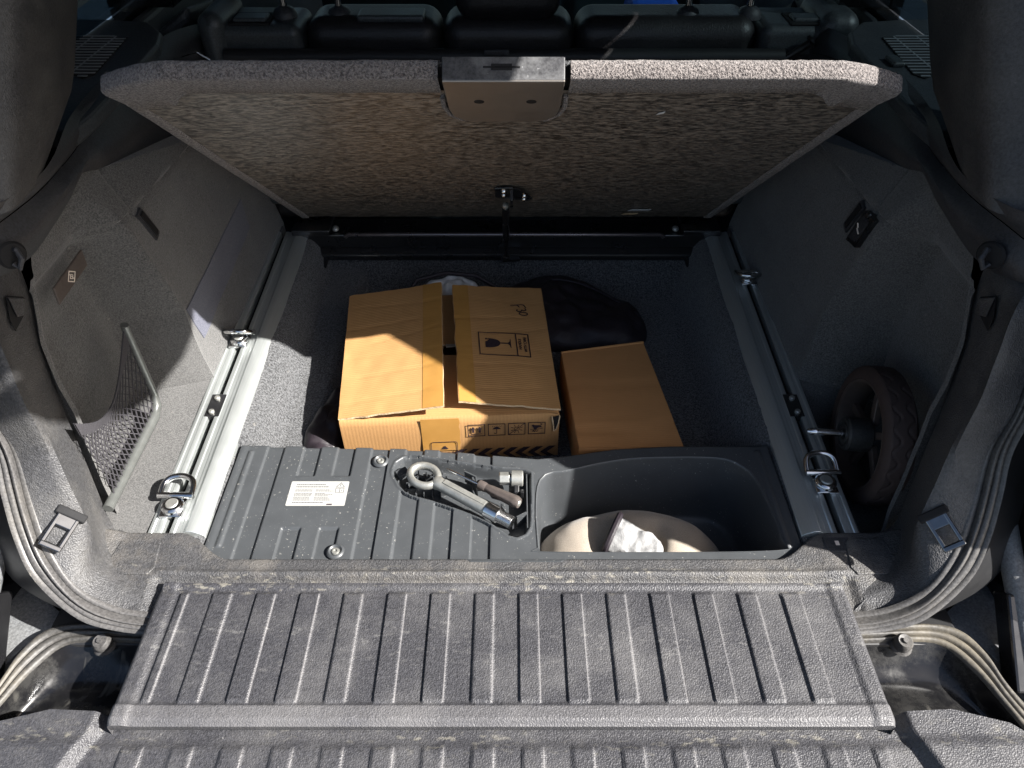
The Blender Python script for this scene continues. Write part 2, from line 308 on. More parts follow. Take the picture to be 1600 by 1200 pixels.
# ------------------------------------------------------------------ mesh helpers
ORG = {}
class MB:
    def __init__(s): s.v = []; s.f = []
    def add(s, vs, fs):
        o = len(s.v); s.v += [tuple(p) for p in vs]; s.f += [tuple(i + o for i in f) for f in fs]; return s
    def box(s, x0, x1, y0, y1, z0, z1):
        return s.add([(x0,y0,z0),(x1,y0,z0),(x1,y1,z0),(x0,y1,z0),(x0,y0,z1),(x1,y0,z1),(x1,y1,z1),(x0,y1,z1)],
              [(3,2,1,0),(4,5,6,7),(0,1,5,4),(1,2,6,5),(2,3,7,6),(3,0,4,7)])
    def obox(s, c, ex, ey, ez):
        c, ex, ey, ez = map(Vector, (c, ex, ey, ez)); vs = []
        for k in (-1, 1):
            for i, j in ((-1,-1),(1,-1),(1,1),(-1,1)): vs.append(c + ex*i + ey*j + ez*k)
        return s.add(vs, [(3,2,1,0),(4,5,6,7),(0,1,5,4),(1,2,6,5),(2,3,7,6),(3,0,4,7)])
    def grid(s, rows, close=False):
        n = len(rows[0]); vs = [p for r in rows for p in r]; fs = []
        for i in range(len(rows) - 1):
            for j in range(n - 1 + (1 if close else 0)):
                k = (j + 1) % n
                fs.append((i*n+j, i*n+k, (i+1)*n+k, (i+1)*n+j))
        return s.add(vs, fs)
    def poly(s, pts): return s.add(pts, [tuple(range(len(pts)))])
    def prism(s, pts, off):
        off = Vector(off); n = len(pts); a = [Vector(p) for p in pts]; b = [p + off for p in a]
        return s.add(a + b, [tuple(range(n))[::-1], tuple(range(n, 2*n))] + [(i, (i+1) % n, n+(i+1) % n, n+i) for i in range(n)])
    def tube(s, path, r, n=10, cap=True):
        path = [Vector(p) for p in path]; rr = r if isinstance(r, (list, tuple)) else [r]*len(path)
        rings = []; prev = None
        for i, p in enumerate(path):
            d = (path[min(i+1, len(path)-1)] - path[max(i-1, 0)])
            if d.length < 1e-9: d = Vector((0, 0, 1))
            d.normalize()
            if prev is None:
                u = d.orthogonal().normalized()
            else:
                u = prev - d * prev.dot(d); u.normalize()
            prev = u; w = d.cross(u)
            rings.append([p + (u*math.cos(2*math.pi*k/n) + w*math.sin(2*math.pi*k/n))*rr[i] for k in range(n)])
        s.grid(rings, True)
        if cap: s.poly(rings[0][::-1]); s.poly(rings[-1])
        return s
    def lathe(s, prof, org, axis, n=24, wob=None):
        org = Vector(org); ax = Vector(axis).normalized(); u = ax.orthogonal().normalized(); w = ax.cross(u)
        rings = []
        for r, h in prof:
            rings.append([org + ax*h + (u*math.cos(2*math.pi*k/n) + w*math.sin(2*math.pi*k/n))*(r + (wob(k, r, h) if wob else 0)) for k in range(n)])
        return s.grid(rings, True)
    def build(s, name, mat, parent=None, smooth=38, bevel=0, seg=2, mirror=False, merge=True, subd=0, solid=0):
        o = ORG.get(parent, Vector((0, 0, 0)))
        vs = [(-x, y, z) for x, y, z in s.v] if mirror else s.v
        fs = [f[::-1] for f in s.f] if mirror else s.f
        me = bpy.data.meshes.new(name)
        me.from_pydata([(x-o.x, y-o.y, z-o.z) for x, y, z in vs], [], fs); me.validate(); me.update()
        if merge or smooth:
            bm = bmesh.new(); bm.from_mesh(me)
            if merge:
                bmesh.ops.remove_doubles(bm, verts=bm.verts, dist=2e-5)
                bmesh.ops.recalc_face_normals(bm, faces=bm.faces)
            if smooth:
                a = R(smooth)
                for f in bm.faces: f.smooth = True
                for e in bm.edges:
                    e.smooth = not (len(e.link_faces) == 2 and e.calc_face_angle(0) > a)
            bm.to_mesh(me); bm.free()
        me.materials.append(mat)
        ob = bpy.data.objects.new(name, me); COL.objects.link(ob)
        if parent is not None: ob.parent = parent; ORG[ob] = o
        if solid:
            md = ob.modifiers.new('solid', 'SOLIDIFY'); md.thickness = solid; md.offset = 0
        if bevel:
            md = ob.modifiers.new('bevel', 'BEVEL'); md.width = bevel; md.segments = seg; md.limit_method = 'ANGLE'; md.angle_limit = R(40); md.harden_normals = False
        if subd:
            md = ob.modifiers.new('subd', 'SUBSURF'); md.levels = md.render_levels = subd
        return ob

def thing(name, loc, label, cat, group=None, kind=None):
    o = bpy.data.objects.new(name, None); COL.objects.link(o); o.location = loc; ORG[o] = Vector(loc)
    o['label'] = label; o['category'] = cat
    if group: o['group'] = group
    o.empty_display_size = 0.05
    return o
def tag(o, label=None, cat=None, group=None, kind=None):
    if label: o['label'] = label
    if cat: o['category'] = cat
    if group: o['group'] = group
    if kind: o['kind'] = kind
    return o
def sst(a, b, x):
    if a == b: return float(x > a)
    t = max(0.0, min(1.0, (x - a) / (b - a))); return t*t*(3-2*t)
def lerp(a, b, t): return a + (b-a)*t
def interp(tab, x):
    if x <= tab[0][0]: return tab[0][1]
    for (a, va), (b, vb) in zip(tab, tab[1:]):
        if x <= b: return lerp(va, vb, (x-a)/(b-a))
    return tab[-1][1]
def resample(pts, n, smooth=True):
    P = [Vector(p) for p in pts]
    if smooth and len(P) > 2:
        Q = []
        for i in range(len(P)-1):
            p0 = P[i-1] if i else P[i]*2-P[i+1]; p1 = P[i]; p2 = P[i+1]; p3 = P[i+2] if i+2 < len(P) else P[i+1]*2-P[i]
            for k in range(8):
                t = k/8; Q.append(0.5*((2*p1)+(p2-p0)*t+(2*p0-5*p1+4*p2-p3)*t*t+(3*p1-p0-3*p2+p3)*t**3))
        Q.append(P[-1]); P = Q
    L = [0.0]
    for a, b in zip(P, P[1:]): L.append(L[-1] + (b-a).length)
    out = []; j = 0
    for i in range(n):
        s = L[-1]*i/(n-1)
        while j < len(L)-2 and L[j+1] < s: j += 1
        t = (s-L[j])/max(1e-9, L[j+1]-L[j]); out.append(P[j].lerp(P[j+1], min(1, max(0, t))))
    return out
def loft(curves, n=40, sub=1, smooth=True):
    rs = [resample(c, n, smooth) for c in curves]
    if sub > 1 and len(rs) > 2:
        cols = [resample([r[i] for r in rs], (len(rs)-1)*sub+1) for i in range(n)]
        rs = [[cols[i][k] for i in range(n)] for k in range((len(rs)-1)*sub+1)]
    return MB().grid(rs)
def rrect(x0, x1, y0, y1, r, n=5):
    pts = []
    for cx, cy, a0 in ((x1-r, y0+r, -90), (x1-r, y1-r, 0), (x0+r, y1-r, 90), (x0+r, y0+r, 180)):
        for k in range(n+1):
            a = R(a0+90*k/n); pts.append((cx+r*math.cos(a), cy+r*math.sin(a)))
    return pts
def nz(x, y, z=0.0, s=1.0): return noise.noise(Vector((x*s, y*s, z*s)))
class Plane:
    """maps flat 2D outlines on to a plane in the place (origin, two edge directions, outward normal)"""
    def __init__(s, o, ex, ey):
        s.o = Vector(o); s.ex = Vector(ex).normalized(); s.ey = Vector(ey); s.ey = (s.ey - s.ex*s.ey.dot(s.ex)).normalized(); s.n = s.ex.cross(s.ey)
    def p(s, x, y, h=0.0): return s.o + s.ex*x + s.ey*y + s.n*h
    def poly(s, mb, pts, h=0.0004, t=0.0004): return mb.prism([s.p(x, y, h) for x, y in pts], s.n*t)
    def line(s, mb, pts, w, h=0.0004, t=0.0004, close=False):
        if close: pts = list(pts) + [pts[0]]
        for (ax, ay), (bx, by) in zip(pts, pts[1:]):
            d = Vector((bx-ax, by-ay)); l = d.length
            if l < 1e-9: continue
            d /= l; q = Vector((-d.y, d.x))*w/2; e = d*w*0.4
            s.poly(mb, [(ax-e.x-q.x, ay-e.y-q.y), (bx+e.x-q.x, by+e.y-q.y), (bx+e.x+q.x, by+e.y+q.y), (ax-e.x+q.x, ay-e.y+q.y)], h, t)
def text_mesh(txt, size, pl, x, y, ang, name, mat, parent, h=0.0005):
    c = bpy.data.curves.new(name, 'FONT'); c.body = txt; c.size = size; c.align_x = 'CENTER'; c.align_y = 'CENTER'; c.extrude = 0.0002; c.resolution_u = 3
    c.offset = size*0.012
    tmp = bpy.data.objects.new(name, c); COL.objects.link(tmp)
    dg = bpy.context.evaluated_depsgraph_get(); me = bpy.data.meshes.new_from_object(tmp.evaluated_get(dg))
    COL.objects.unlink(tmp); bpy.data.objects.remove(tmp)
    ca, sa = math.cos(ang), math.sin(ang); mb = MB()
    mb.add([pl.p(x + v.co.x*ca - v.co.y*sa, y + v.co.x*sa + v.co.y*ca, h + v.co.z) for v in me.vertices], [tuple(p.vertices) for p in me.polygons])
    bpy.data.meshes.remove(me)
    return mb.build(name, mat, parent, smooth=0, merge=False)

# ------------------------------------------------------------------ ground
g = MB(); g.box(-400, 400, -400, 400, -1.0, -0.8)
tag(g.build('ground', M['ground'], smooth=0), kind='structure')

# ------------------------------------------------------------------ the car
car = thing('car', (0, 0.6, -0.8), 'dark car seen into its open boot, with lifted load floor and grey ribbed tailgate', 'car')

# --- well carpet (the tub under the lifted floor)
def tub(x, y):
    ax = abs(x)
    z0 = -0.118 + 0.042*sst(-0.325, -0.375, x)*sst(0.20, 0.26, y)
    rx = ax/(1 + 0.048*y); z = max(z0, -0.118 + 0.112*sst(0.395, 0.479, rx))
    z = max(z, -0.118 + 0.075*sst(0.80, 0.96, y))
    z -= 0.12*sst(0.215, 0.19, y)*sst(0.476, 0.470, rx)
    return z + 0.0035*nz(x, y, 0, 9) + 0.0012*nz(x, y, 3, 60)
rows = [[(x, y, tub(x, y)) for x in [-0.506 + 1.012*i/150 for i in range(151)]] for y in [-0.02 + 0.985*j/120 for j in range(121)]]
MB().grid(rows).build('well_carpet', M['carpet_floor'], car, smooth=180, merge=False)

# --- cargo rails
def rail(mir):
    m = MB()
    def prof(pts):
        m.grid([[(x, y, z) for x, z in pts] for y in [0.93*k/12 for k in range(13)]])
        for y in (0.0, 0.93): m.poly([(x, y, z) for x, z in pts])
    prof([(-0.569, -0.03), (-0.569, 0.0), (-0.5665, 0.0012), (-0.562, 0.0012), (-0.5615, 0.0), (-0.5555, 0.0), (-0.555, 0.0012), (-0.549, 0.0012), (-0.5465, 0.0), (-0.5465, -0.03)])
    prof([(-0.5345, -0.03), (-0.5345, 0.0), (-0.532, 0.0012), (-0.526, 0.0012), (-0.5255, -0.0003), (-0.517, -0.0003), (-0.5165, 0.0012), (-0.511, 0.0018), (-0.506, 0.0062), (-0.497, 0.0062), (-0.483, -0.001), (-0.478, -0.005), (-0.477, -0.03)])
    SK = lambda mb: (setattr(mb, 'v', [(x*(1 + 0.048*y), y, z) for x, y, z in mb.v]), mb)[1]
    r = SK(m).build('cargo_rail', M['alu'], car, smooth=30, bevel=0.0006, seg=1, mirror=mir)
    SK(MB().box(-0.5465, -0.5345, 0.0, 0.93, -0.03, -0.016)).build('rail_slot', M['black'], r, smooth=0, mirror=mir)
    n = MB(); n.box(-0.553, -0.526, 0.265, 0.325, -0.012, 0.0022)
    SK(n).build('rail_joint', M['black_metal'], r, smooth=0, bevel=0.001, mirror=mir)
    for y in (0.275, 0.312):
        s_ = MB(); s_.lathe([(0, 0.0055), (0.004, 0.0055), (0.0055, 0.004), (0.0055, 0.0)], (-0.5480, y, 0.0022), (0, 0, 1), 14)
        s_.lathe([(0.0, 0.0058), (0.0022, 0.0058), (0.0022, 0.0052)], (-0.5480, y, 0.0022), (0, 0, 1), 6)
        s_.build('screw', M['steel'], r, mirror=mir)
rail(False); rail(True)

# --- strips of carpet outside the rails, pocket floor on the right side
for mir in (False, True):
    rows = []
    for j in range(61):
        y = -0.04 + 1.0*j/60
        row = []
        for i in range(25):
            x = -0.572 - 0.16*i/24
            z = -0.001 + 0.002*nz(x, y, 1, 12)
            if mir: z -= 0.085*sst(0.345, 0.335, y)*sst(-0.576, -0.585, x)
            row.append((x, y, z))
        rows.append(row)
    MB().grid(rows).build('side_floor_carpet', M['carpet_side'], car, smooth=60, merge=False, mirror=mir)

# --- carpeted side walls
Z_TOP = [(0.15, 0.374), (0.185, 0.374), (0.208, 0.397), (0.312, 0.422), (0.368, 0.439), (0.418, 0.421), (0.697, 0.350), (0.897, 0.284), (1.0, 0.25)]
Y_LO = [(-0.10, 0.025), (-0.037, 0.030), (0.05, 0.052), (0.128, 0.076), (0.179, 0.092), (0.23, 0.098), (0.294, 0.118), (0.382, 0.165), (0.42, 0.20), (0.44, 0.24)]
X_ARCH = [(-0.1, 0.574), (0.0, 0.576), (0.05, 0.588), (0.10, 0.597), (0.20, 0.605), (0.30, 0.614), (0.352, 0.620), (0.36, 0.625), (0.44, 0.672)]
X_POCK = [(-0.1, 0.700), (0.0, 0.714), (0.25, 0.714), (0.335, 0.704), (0.352, 0.684), (0.36, 0.678), (0.44, 0.684)]
def side_x(y, z):
    xa = interp(X_ARCH, z); xp = interp(X_POCK, z)
    yr = interp([(-0.1, 0.372), (0.0, 0.372), (0.145, 0.40), (0.40, 0.345)], z)
    w = max(0.0, min(1.0, (y - yr + 0.045)/0.045)); w = 0.75*w + 0.25*sst(0, 1, w)
    x = lerp(xp, xa, w)
    yl = interp(Y_LO, z)
    w2 = sst(yl + 0.030, yl + 0.010, y)
    x = lerp(x, interp([(0, 0.632), (0.13, 0.650), (0.3, 0.668), (0.44, 0.67)], z), w2)
    # pressed seam: a shallow groove along the sloping edge of the upper cover
    dz = z - interp([(0.2, 0.362), (0.30, 0.358), (0.68, 0.343), (0.95, 0.30)], y)
    x += 0.0035*math.exp(-(dz/0.004)**2)
    x -= 0.006*sst(0.0, 0.005, dz)*w
    x -= 0.004*math.exp(-((y - yr)/0.007)**2)*sst(0.345, 0.33, z)
    x += 0.006*math.exp(-((y - 0.395 - 0.25*(z - 0.36))/0.004)**2)*sst(0.34, 0.345, z)
    x += 0.003*math.exp(-((y - 0.66 + 0.5*(z - 0.2))/0.0035)**2)*sst(0.30, 0.29, z)*sst(0.20, 0.21, z)
    # raised patch behind the strap
    return x + 0.0015*nz(y, z, 2, 14)
def side_pt(y, z, off=0.0): return Vector((-(side_x(y, z) - off), y, z))
for mir in (False, True):
    rows = []
    for j in range(111):
        t = j/110; z0 = -0.10 + 0.54*t
        row = []
        yl = interp(Y_LO, z0)
        for i in range(141):
            y = lerp(yl, 0.98, (i/140)**1.15)
            z = min(z0, interp(Z_TOP, y))
            row.append((-side_x(y, z), y, z))
        rows.append(row)
    rows.append([(-0.70, y, z + 0.006) for _, y, z in rows[-1]])
    side = MB().grid(rows).build('side_trim_carpet', M['carpet_side'], car, smooth=60, merge=False, mirror=mir)
    # small slot of a roller guide
    def patch(pts, lift, th, name, mat, par, mirror, n=14):
        m = MB(); q = [Vector((0, y, z)) for y, z in pts]
        g = lambda u, v, l: side_pt(*(q[0].lerp(q[1], u).lerp(q[3].lerp(q[2], u), v)).yz, l)
        m.grid([[g(i/n, j/n, lift + th) for i in range(n+1)] for j in range(n+1)])
        ed = [(i/n, 0) for i in range(n)] + [(1, j/n) for j in range(n)] + [(1-i/n, 1) for i in range(n)] + [(0, 1-j/n) for j in range(n)]
        m.grid([[g(u, v, lift + th) for u, v in ed], [g(u, v, -0.002) for u, v in ed]], True)
        return m.build(name, mat, par, smooth=40, mirror=mirror)
    ys = 0.026 if mir else 0.0
    patch([(0.417 + ys, 0.350), (0.436 + ys, 0.292), (0.418 + ys, 0.285), (0.396 + ys, 0.345)], 0.001, 0.003, 'slot_bezel', M['trim_dark'], side, mir)
    sl = patch([(0.414 + ys, 0.345), (0.430 + ys, 0.298), (0.420 + ys, 0.293), (0.403 + ys, 0.342)], 0.005, 0.0012, 'slot_opening', M['black'], side, mir)
    if not mir:
        patch([(0.805, 0.158), (0.80, 0.090), (0.420, 0.064), (0.412, 0.139)], 0.0004, 0.0016, 'strap', M['strap'], side, mir)
        # symbol plate
        # recess flap with the white symbol
        a = [(0.292, 0.340), (0.296, 0.310), (0.180, 0.306), (0.185, 0.336)]
        m = MB(); P = [Vector((-0.668, y, z)) for y, z in [(0.293, 0.345), (0.290, 0.317), (0.188, 0.312), (0.192, 0.340)]]
        m.prism(P, (0.004, 0, 0)); pl_ = m.build('symbol_plate', M['tool_grip'], side, smooth=0, bevel=0.002)
        q = Plane(P[2] + Vector((0.0042, 0, 0)), P[1]-P[2], P[3]-P[2])
        s_ = MB(); W = (P[1]-P[2]).length
        q.line(s_, [(W*0.40, 0.014), (W*0.52, 0.024), (W*0.64, 0.014), (W*0.52, 0.004)], 0.0016, 0.0, 0.0004, True)
        q.line(s_, [(W*0.47, 0.014), (W*0.52, 0.018), (W*0.56, 0.014), (W*0.52, 0.010)], 0.0012, 0.0, 0.0004, True)
        q.line(s_, [(W*0.49, 0.020), (W*0.55, 0.008)], 0.001, 0.0, 0.0004)
        s_.build('symbol', M['print_white'], pl_, smooth=0)
        # thumb hollow below it
        # net frame
        fr = MB(); fr.tube([(-0.630, 0.262, 0.218), (-0.631, 0.262, 0.215), (-0.632, 0.262, 0.060)], 0.0068, 12)
        fr.tube([(-0.632, 0.262, 0.060), (-0.632, 0.255, 0.040), (-0.632, 0.235, 0.030), (-0.634, 0.030, 0.026)], [0.0068, 0.009, 0.0095, 0.0085], 12)
        nf = fr.build('net_frame', M['frame_grey'], side, smooth=60)
        # net: diamond mesh cords sagging between bar, base and rear edge
        def net_pt(u, v):
            y = lerp(0.055, 0.258, u)
            top = lerp(0.195, 0.212, u) - 0.075*math.sin(math.pi*u)*(1.0 - 0.2*u)
            z = lerp(0.034, top, v)
            x = -0.632 - 0.022*math.sin(math.pi*u)*math.sin(math.pi*min(1, v*0.9))
            return Vector((x, y, z))
        nm = MB(); N = 17
        for d in (1, -1):
            for k in range(-N, 2*N):
                path = []
                for s in range(41):
                    v = s/40; u = (k + d*v*7.0)/N
                    if 0 <= u <= 1: path.append(net_pt(u, v) + Vector((0.0006*d, 0, 0)))
                if len(path) > 2: nm.tube(path, 0.0011, 4, False)
        nm.build('pocket_net', M['net'], nf, smooth=0, merge=False)
        hem = MB(); rows = []
        for s in range(33):
            u = s/32; a_ = net_pt(u, 1.0); b_ = net_pt(u, 0.84); n_ = Vector((0.0012, 0, 0))
            rows.append([a_ + n_, b_ + n_, b_ - n_, a_ - n_])
        hem.grid(rows, True); hem.build('net_hem', M['net'], nf, smooth=60)
    else:
        # 12 V socket on the right wall
        sk_o = patch([(0.408, 0.349), (0.370, 0.350), (0.386, 0.290), (0.424, 0.284)], 0.001, 0.009, 'socket_bezel', M['black_metal'], side, True)
        patch([(0.402, 0.342), (0.378, 0.343), (0.390, 0.299), (0.414, 0.293)], 0.0085, 0.003, 'socket_flap', M['trim_dark'], sk_o, True)
        z_ = MB(); c_ = side_pt(0.395, 0.322, 0.0135)
        z_.tube([c_ + Vector((0, 0.008, 0.006)), c_ + Vector((0, 0.002, 0.001)), c_ + Vector((0, 0.004, -0.002)), c_ + Vector((0, -0.006, -0.007))], 0.0012, 6)
        z_.build('socket_symbol', M['print_white'], sk_o, mirror=True)

# --- plastic loading-edge trim, rising at both sides
S1 = [(-0.70, 0.20, 0.70), (-0.735, 0.105, 0.50), (-0.722, 0.020, 0.300), (-0.706, -0.010, 0.211), (-0.70, -0.043, 0.155), (-0.69, -0.078, 0.098), (-0.665, -0.113, 0.054), (-0.605, -0.149, 0.012), (-0.55, -0.158, -0.008), (-0.50, -0.160, -0.014)]
S2 = [(-0.742, 0.075, 0.425), (-0.712, 0.055, 0.400), (-0.700, 0.040, 0.335), (-0.693, 0.014, 0.269), (-0.68, -0.003, 0.204), (-0.67, -0.042, 0.139), (-0.652, -0.082, 0.087), (-0.615, -0.119, 0.040), (-0.56, -0.134, 0.006), (-0.50, -0.134, -0.010)]
S3 = [(-0.700, 0.075, 0.430), (-0.664, 0.052, 0.418), (-0.648, 0.036, 0.398), (-0.646, 0.024, 0.363), (-0.646, 0.018, 0.332), (-0.641, 0.004, 0.279), (-0.634, -0.005, 0.213), (-0.626, -0.02, 0.16), (-0.616, -0.036, 0.121), (-0.608, -0.058, 0.073), (-0.6078, -0.0734, 0.0296), (-0.5808, -0.0954, 0.0116), (-0.5358, -0.1174, -0.0004)]
S3b = [(-0.702, 0.098, 0.430), (-0.668, 0.075, 0.418), (-0.656, 0.058, 0.398), (-0.654, 0.047, 0.363), (-0.654, 0.042, 0.332), (-0.650, 0.028, 0.279), (-0.642, 0.017, 0.213), (-0.634, 0.001, 0.16), (-0.624, -0.015, 0.121), (-0.615, -0.036, 0.073), (-0.6131, -0.0542, 0.0246), (-0.5861, -0.0742, 0.007), (-0.5361, -0.1042, -0.001)]
S4 = [(-0.715, 0.195, 0.420), (-0.688, 0.180, 0.410), (-0.681, 0.170, 0.390), (-0.68, 0.162, 0.355), (-0.68, 0.151, 0.32), (-0.678, 0.130, 0.275), (-0.67, 0.096, 0.183), (-0.66, 0.074, 0.122), (-0.65, 0.05, 0.057), (-0.638, 0.026, 0.004), (-0.61, 0.006, 0.000), (-0.57, -0.005, 0.0)]
for mir in (False, True):
    S2in = [(x-0.006, y-0.006, z-0.004) for x, y, z in S2]
    S25 = [((a[0]+b[0])/2+0.001, (a[1]+b[1])/2-0.001, (a[2]+b[2])/2) for a, b in zip(resample(S2in, 40), resample(S3, 40))]
    sp = loft([S2in, S25, S3, S3b, S4], 60, 5).build('side_pillar_trim', M['trim'], car, smooth=40, mirror=mir, merge=False)
    # lower service cover over the striker, proud of the trim
    def tp(u, v):      # u along the trim (0 top .. 1 bottom), v across from seal to ridge
        a = resample(S2in, 41)[int(u*40)]; b = resample(S3, 41)[int(u*40)]
        return a.lerp(b, v) + Vector((0.0045, -0.004, 0.002))
    # grab recess
    gm = MB(); P = [(-0.668, 0.130, 0.372), (-0.668, 0.112, 0.352), (-0.662, 0.078, 0.352), (-0.662, 0.080, 0.372), (-0.664, 0.098, 0.396)]
    gm.prism([Vector(p) + Vector((0.004, -0.003, 0)) for p in P], (0.0025, -0.002, 0)); gr = gm.build('grab_recess', M['black'], sp, smooth=0, bevel=0.001, mirror=mir)
    gf = MB(); gf.prism([Vector(p) + Vector((0.0075, -0.006, 0)) for p in [(-0.668, 0.130, 0.372), (-0.664, 0.098, 0.396), (-0.664, 0.095, 0.366), (-0.668, 0.112, 0.356)]], (0.003, -0.002, 0.0))
    gf.build('grab_facet', M['trim'], gr, smooth=0, bevel=0.001, mirror=mir)
    # striker: a squared steel loop standing out of the lower cover
    st = MB(); c0 = Vector((-0.640, -0.030, 0.075)); ex = Vector((0.72, 0.52, -0.25)).normalized(); out = Vector((-0.10, -0.72, -0.10)).normalized()
    out = (out - ex*out.dot(ex)).normalized(); up = ex.cross(out)
    c0 = Vector((-0.641, -0.052, 0.083))
    c0 = Vector((-0.6245, -0.0515, 0.1125)); out = Vector((-0.30, -0.75, -0.30)).normalized(); ex = out.cross(Vector((0.5, -0.5, 0.68))).normalized(); ex = ex if ex.x > 0 else -ex
    out = (out - ex*out.dot(ex)).normalized(); up = ex.cross(out)
    st.obox(c0 - ex*0.0125 + out*0.022, ex*0.0032, out*0.026, up*0.0026)
    st.obox(c0 + ex*0.0125 + out*0.022, ex*0.0032, out*0.026, up*0.0026)
    st.obox(c0 + out*0.0460, ex*0.0156, out*0.0042, up*0.0032)
    st.obox(c0 + out*0.004, ex*0.0158, out*0.014, up*0.0022)
    st.build('latch_striker', m_simple('dark chrome', (0.20, 0.20, 0.20), 0.16, 1.0, roughvar=0.05), sp, smooth=0, bevel=0.0022, seg=3, mirror=mir)
    sl = MB(); sl.obox(c0 + out*-0.004 + ex*0.001 + up*0.002, ex*0.021, out*0.006, up*0.0075); sl.build('striker_slot', M['black'], sp, smooth=0, bevel=0.002, mirror=mir)
    # dividing line of the lower cover
    ln = MB()
    a_ = resample(S2in, 41); b_ = resample(S3, 41); mid = resample(S25, 41)
    # weatherstrip: three lips round the opening
    ws = MB()
    S2w = [(-0.685, 0.215, 0.70), (-0.715, 0.120, 0.50), (-0.702, 0.050, 0.350)] + S2[3:]
    A = resample(S1, 70); B = resample(S2w, 70)
    cvs = []
    for k in range(25):
        t = k/24
        lip = (0.0045 if t < 0.34 else 0.0075 if t < 0.67 else 0.0035)*abs(math.sin(math.pi*t*3.0))**0.6 + (0.004 if 0.33 < t < 0.67 else 0.0)*math.sin(math.pi*(t-0.33)/0.34)
        cvs.append([A[i].lerp(B[i], t) + Vector((0.35, -0.75, 0.25))*lip for i in range(70)])
    ws.grid(cvs); ws.build('weatherstrip', M['rubber'], car, smooth=50, mirror=mir, merge=False)
    # dusty flange just outside the seal and the painted jamb beyond it
    fl = MB(); O1 = [p + Vector((-0.006, -0.004, -0.003)) for p in A]
    fl.grid([A, O1, [p + Vector((-0.004, 0.012, -0.010)) for p in O1]]); fl.build('body_flange', M['rubber'], car, mirror=mir, merge=False, solid=0.0015)
    jb = MB()
    def jo(p, k): return p + Vector((-0.075*sst(0.56, 0.69, -p.x), 0.022, -0.060))*k
    jb.grid([[jo(p, k) + Vector((-0.008, 0.008, -0.008)) for p in A] for k in (0, 0.35, 0.7, 1.0)])
    jb.build('painted_jamb', M['jamb'], car, mirror=mir, merge=False)

# --- boot sill
def yf(x):
    ax = abs(x)
    return lerp(-0.046, 0.001, sst(0.425, 0.512, ax)) - 0.0
def sill_z(x, y):
    ax = abs(x)
    z = 0.0
    z -= 0.007*sst(-0.076, -0.084, y)*sst(0.535, 0.52, ax) 
    z += 0.003*math.exp(-((y+0.072)/0.004)**2)*sst(0.535, 0.52, ax)
    z -= 0.006*sst(-0.060, -0.13, y)
    z += 0.004*sst(0.46, 0.52, ax)
    z += 0.010*sst(0.59, 0.63, ax)
    return z
rows = []
xs = [-0.63 + 1.26*i/300 for i in range(301)]
for k in range(48):
    row = []
    for x in xs:
        a = yf(x)
        if k == 0: row.append((x, a + 0.001, -0.07))
        elif k == 1: row.append((x, a, sill_z(x, a) - 0.004))
        elif k == 2: row.append((x, a - 0.0015, sill_z(x, a) - 0.0008))
        else:
            t = (k-3)/44; y = lerp(a - 0.004, -0.136, t)
            row.append((x, y, sill_z(x, y)))
    rows.append(row)
sill = MB().grid(rows).build('boot_sill', M['sill'], car, smooth=50, merge=False)
for sx in (-1, 1):
    pts = [(0.538, -0.078), (0.600, -0.078), (0.606, -0.068), (0.600, -0.018), (0.590, -0.012), (0.546, -0.012), (0.538, -0.020), (0.531, -0.066)]
    m = MB(); m.prism([(sx*x, y, sill_z(x, y) - 0.001) for x, y in pts][::sx], (0, 0, 0.0034))
    cc = m.build('cover_cap', M['sill'], sill, smooth=0, bevel=0.0022, seg=3)
# clip hole on the right end of the sill
m = MB(); m.prism([(0.505, -0.010, 0.0036), (0.545, -0.010, 0.0036), (0.545, -0.030, 0.0036), (0.539, -0.036, 0.0036), (0.512, -0.036, 0.0036), (0.505, -0.029, 0.0036)], (0, 0, 0.0012)); tab_o = m.build('end_tab', M['trim_dark'], sill, smooth=0, bevel=0.0008)
m = MB(); m.prism([(0.522, -0.017, 0.0050), (0.528, -0.017, 0.0050), (0.528, -0.025, 0.0050), (0.522, -0.025, 0.0050)], (0, 0, 0.0005)); m.build('tab_hole', M['print_white'], sill, smooth=0)

# --- ribbed bridge flap between sill and tailgate
PER = 0.0646
def ribs(x, x0=0.023):
    t = ((x - x0)/PER) % 1.0        # 0 .. 0.43 proud, rest sunk
    e = 0.035
    return sst(0, e, t)*(1 - sst(0.43, 0.43+e, t))
FX, FY0, FY1 = 0.512, -0.094, -0.303
def flap_z(x, y):
    ax = abs(x)
    r = ribs(x)*sst(-0.108, -0.113, y)*sst(-0.276, -0.271, y)*sst(0.478, 0.474, ax)
    z = 0.0035 + 0.0036*r
    z += 0.0030*sst(-0.272, -0.279, y)
    z += 0.003*sst(-0.106, -0.098, y)
    z += 0.003*sst(0.480, 0.490, ax)
    z -= 0.006*sst(-0.292, -0.303, y)**2
    z -= 0.006*sst(FX-0.010, FX, ax)**2
    return z
rows = []
NX, NY = 560, 100
ysl = [lerp(FY0, FY1, j/NY) for j in range(NY+1)]
def fx(i, y):
    w = FX - 0.006*sst(-0.12, -0.094, y)
    return lerp(-w, w, i/NX)
rows.append([(fx(i, FY0), FY0 + 0.001, -0.03) for i in range(NX+1)])
for y in ysl:
    row = [(fx(i, y), y, flap_z(fx(i, y), y)) for i in range(NX+1)]
    row[0] = (row[0][0], y, -0.035); row[-1] = (row[-1][0], y, -0.035)
    rows.append(row)
rows.append([(fx(i, FY1), FY1 + 0.001, -0.012) for i in range(NX+1)])
rows.append([(fx(i, FY1), FY1 + 0.006, -0.022) for i in range(NX+1)])
MB().grid(rows).build('ribbed_flap', M['flap'], car, smooth=55, merge=False)

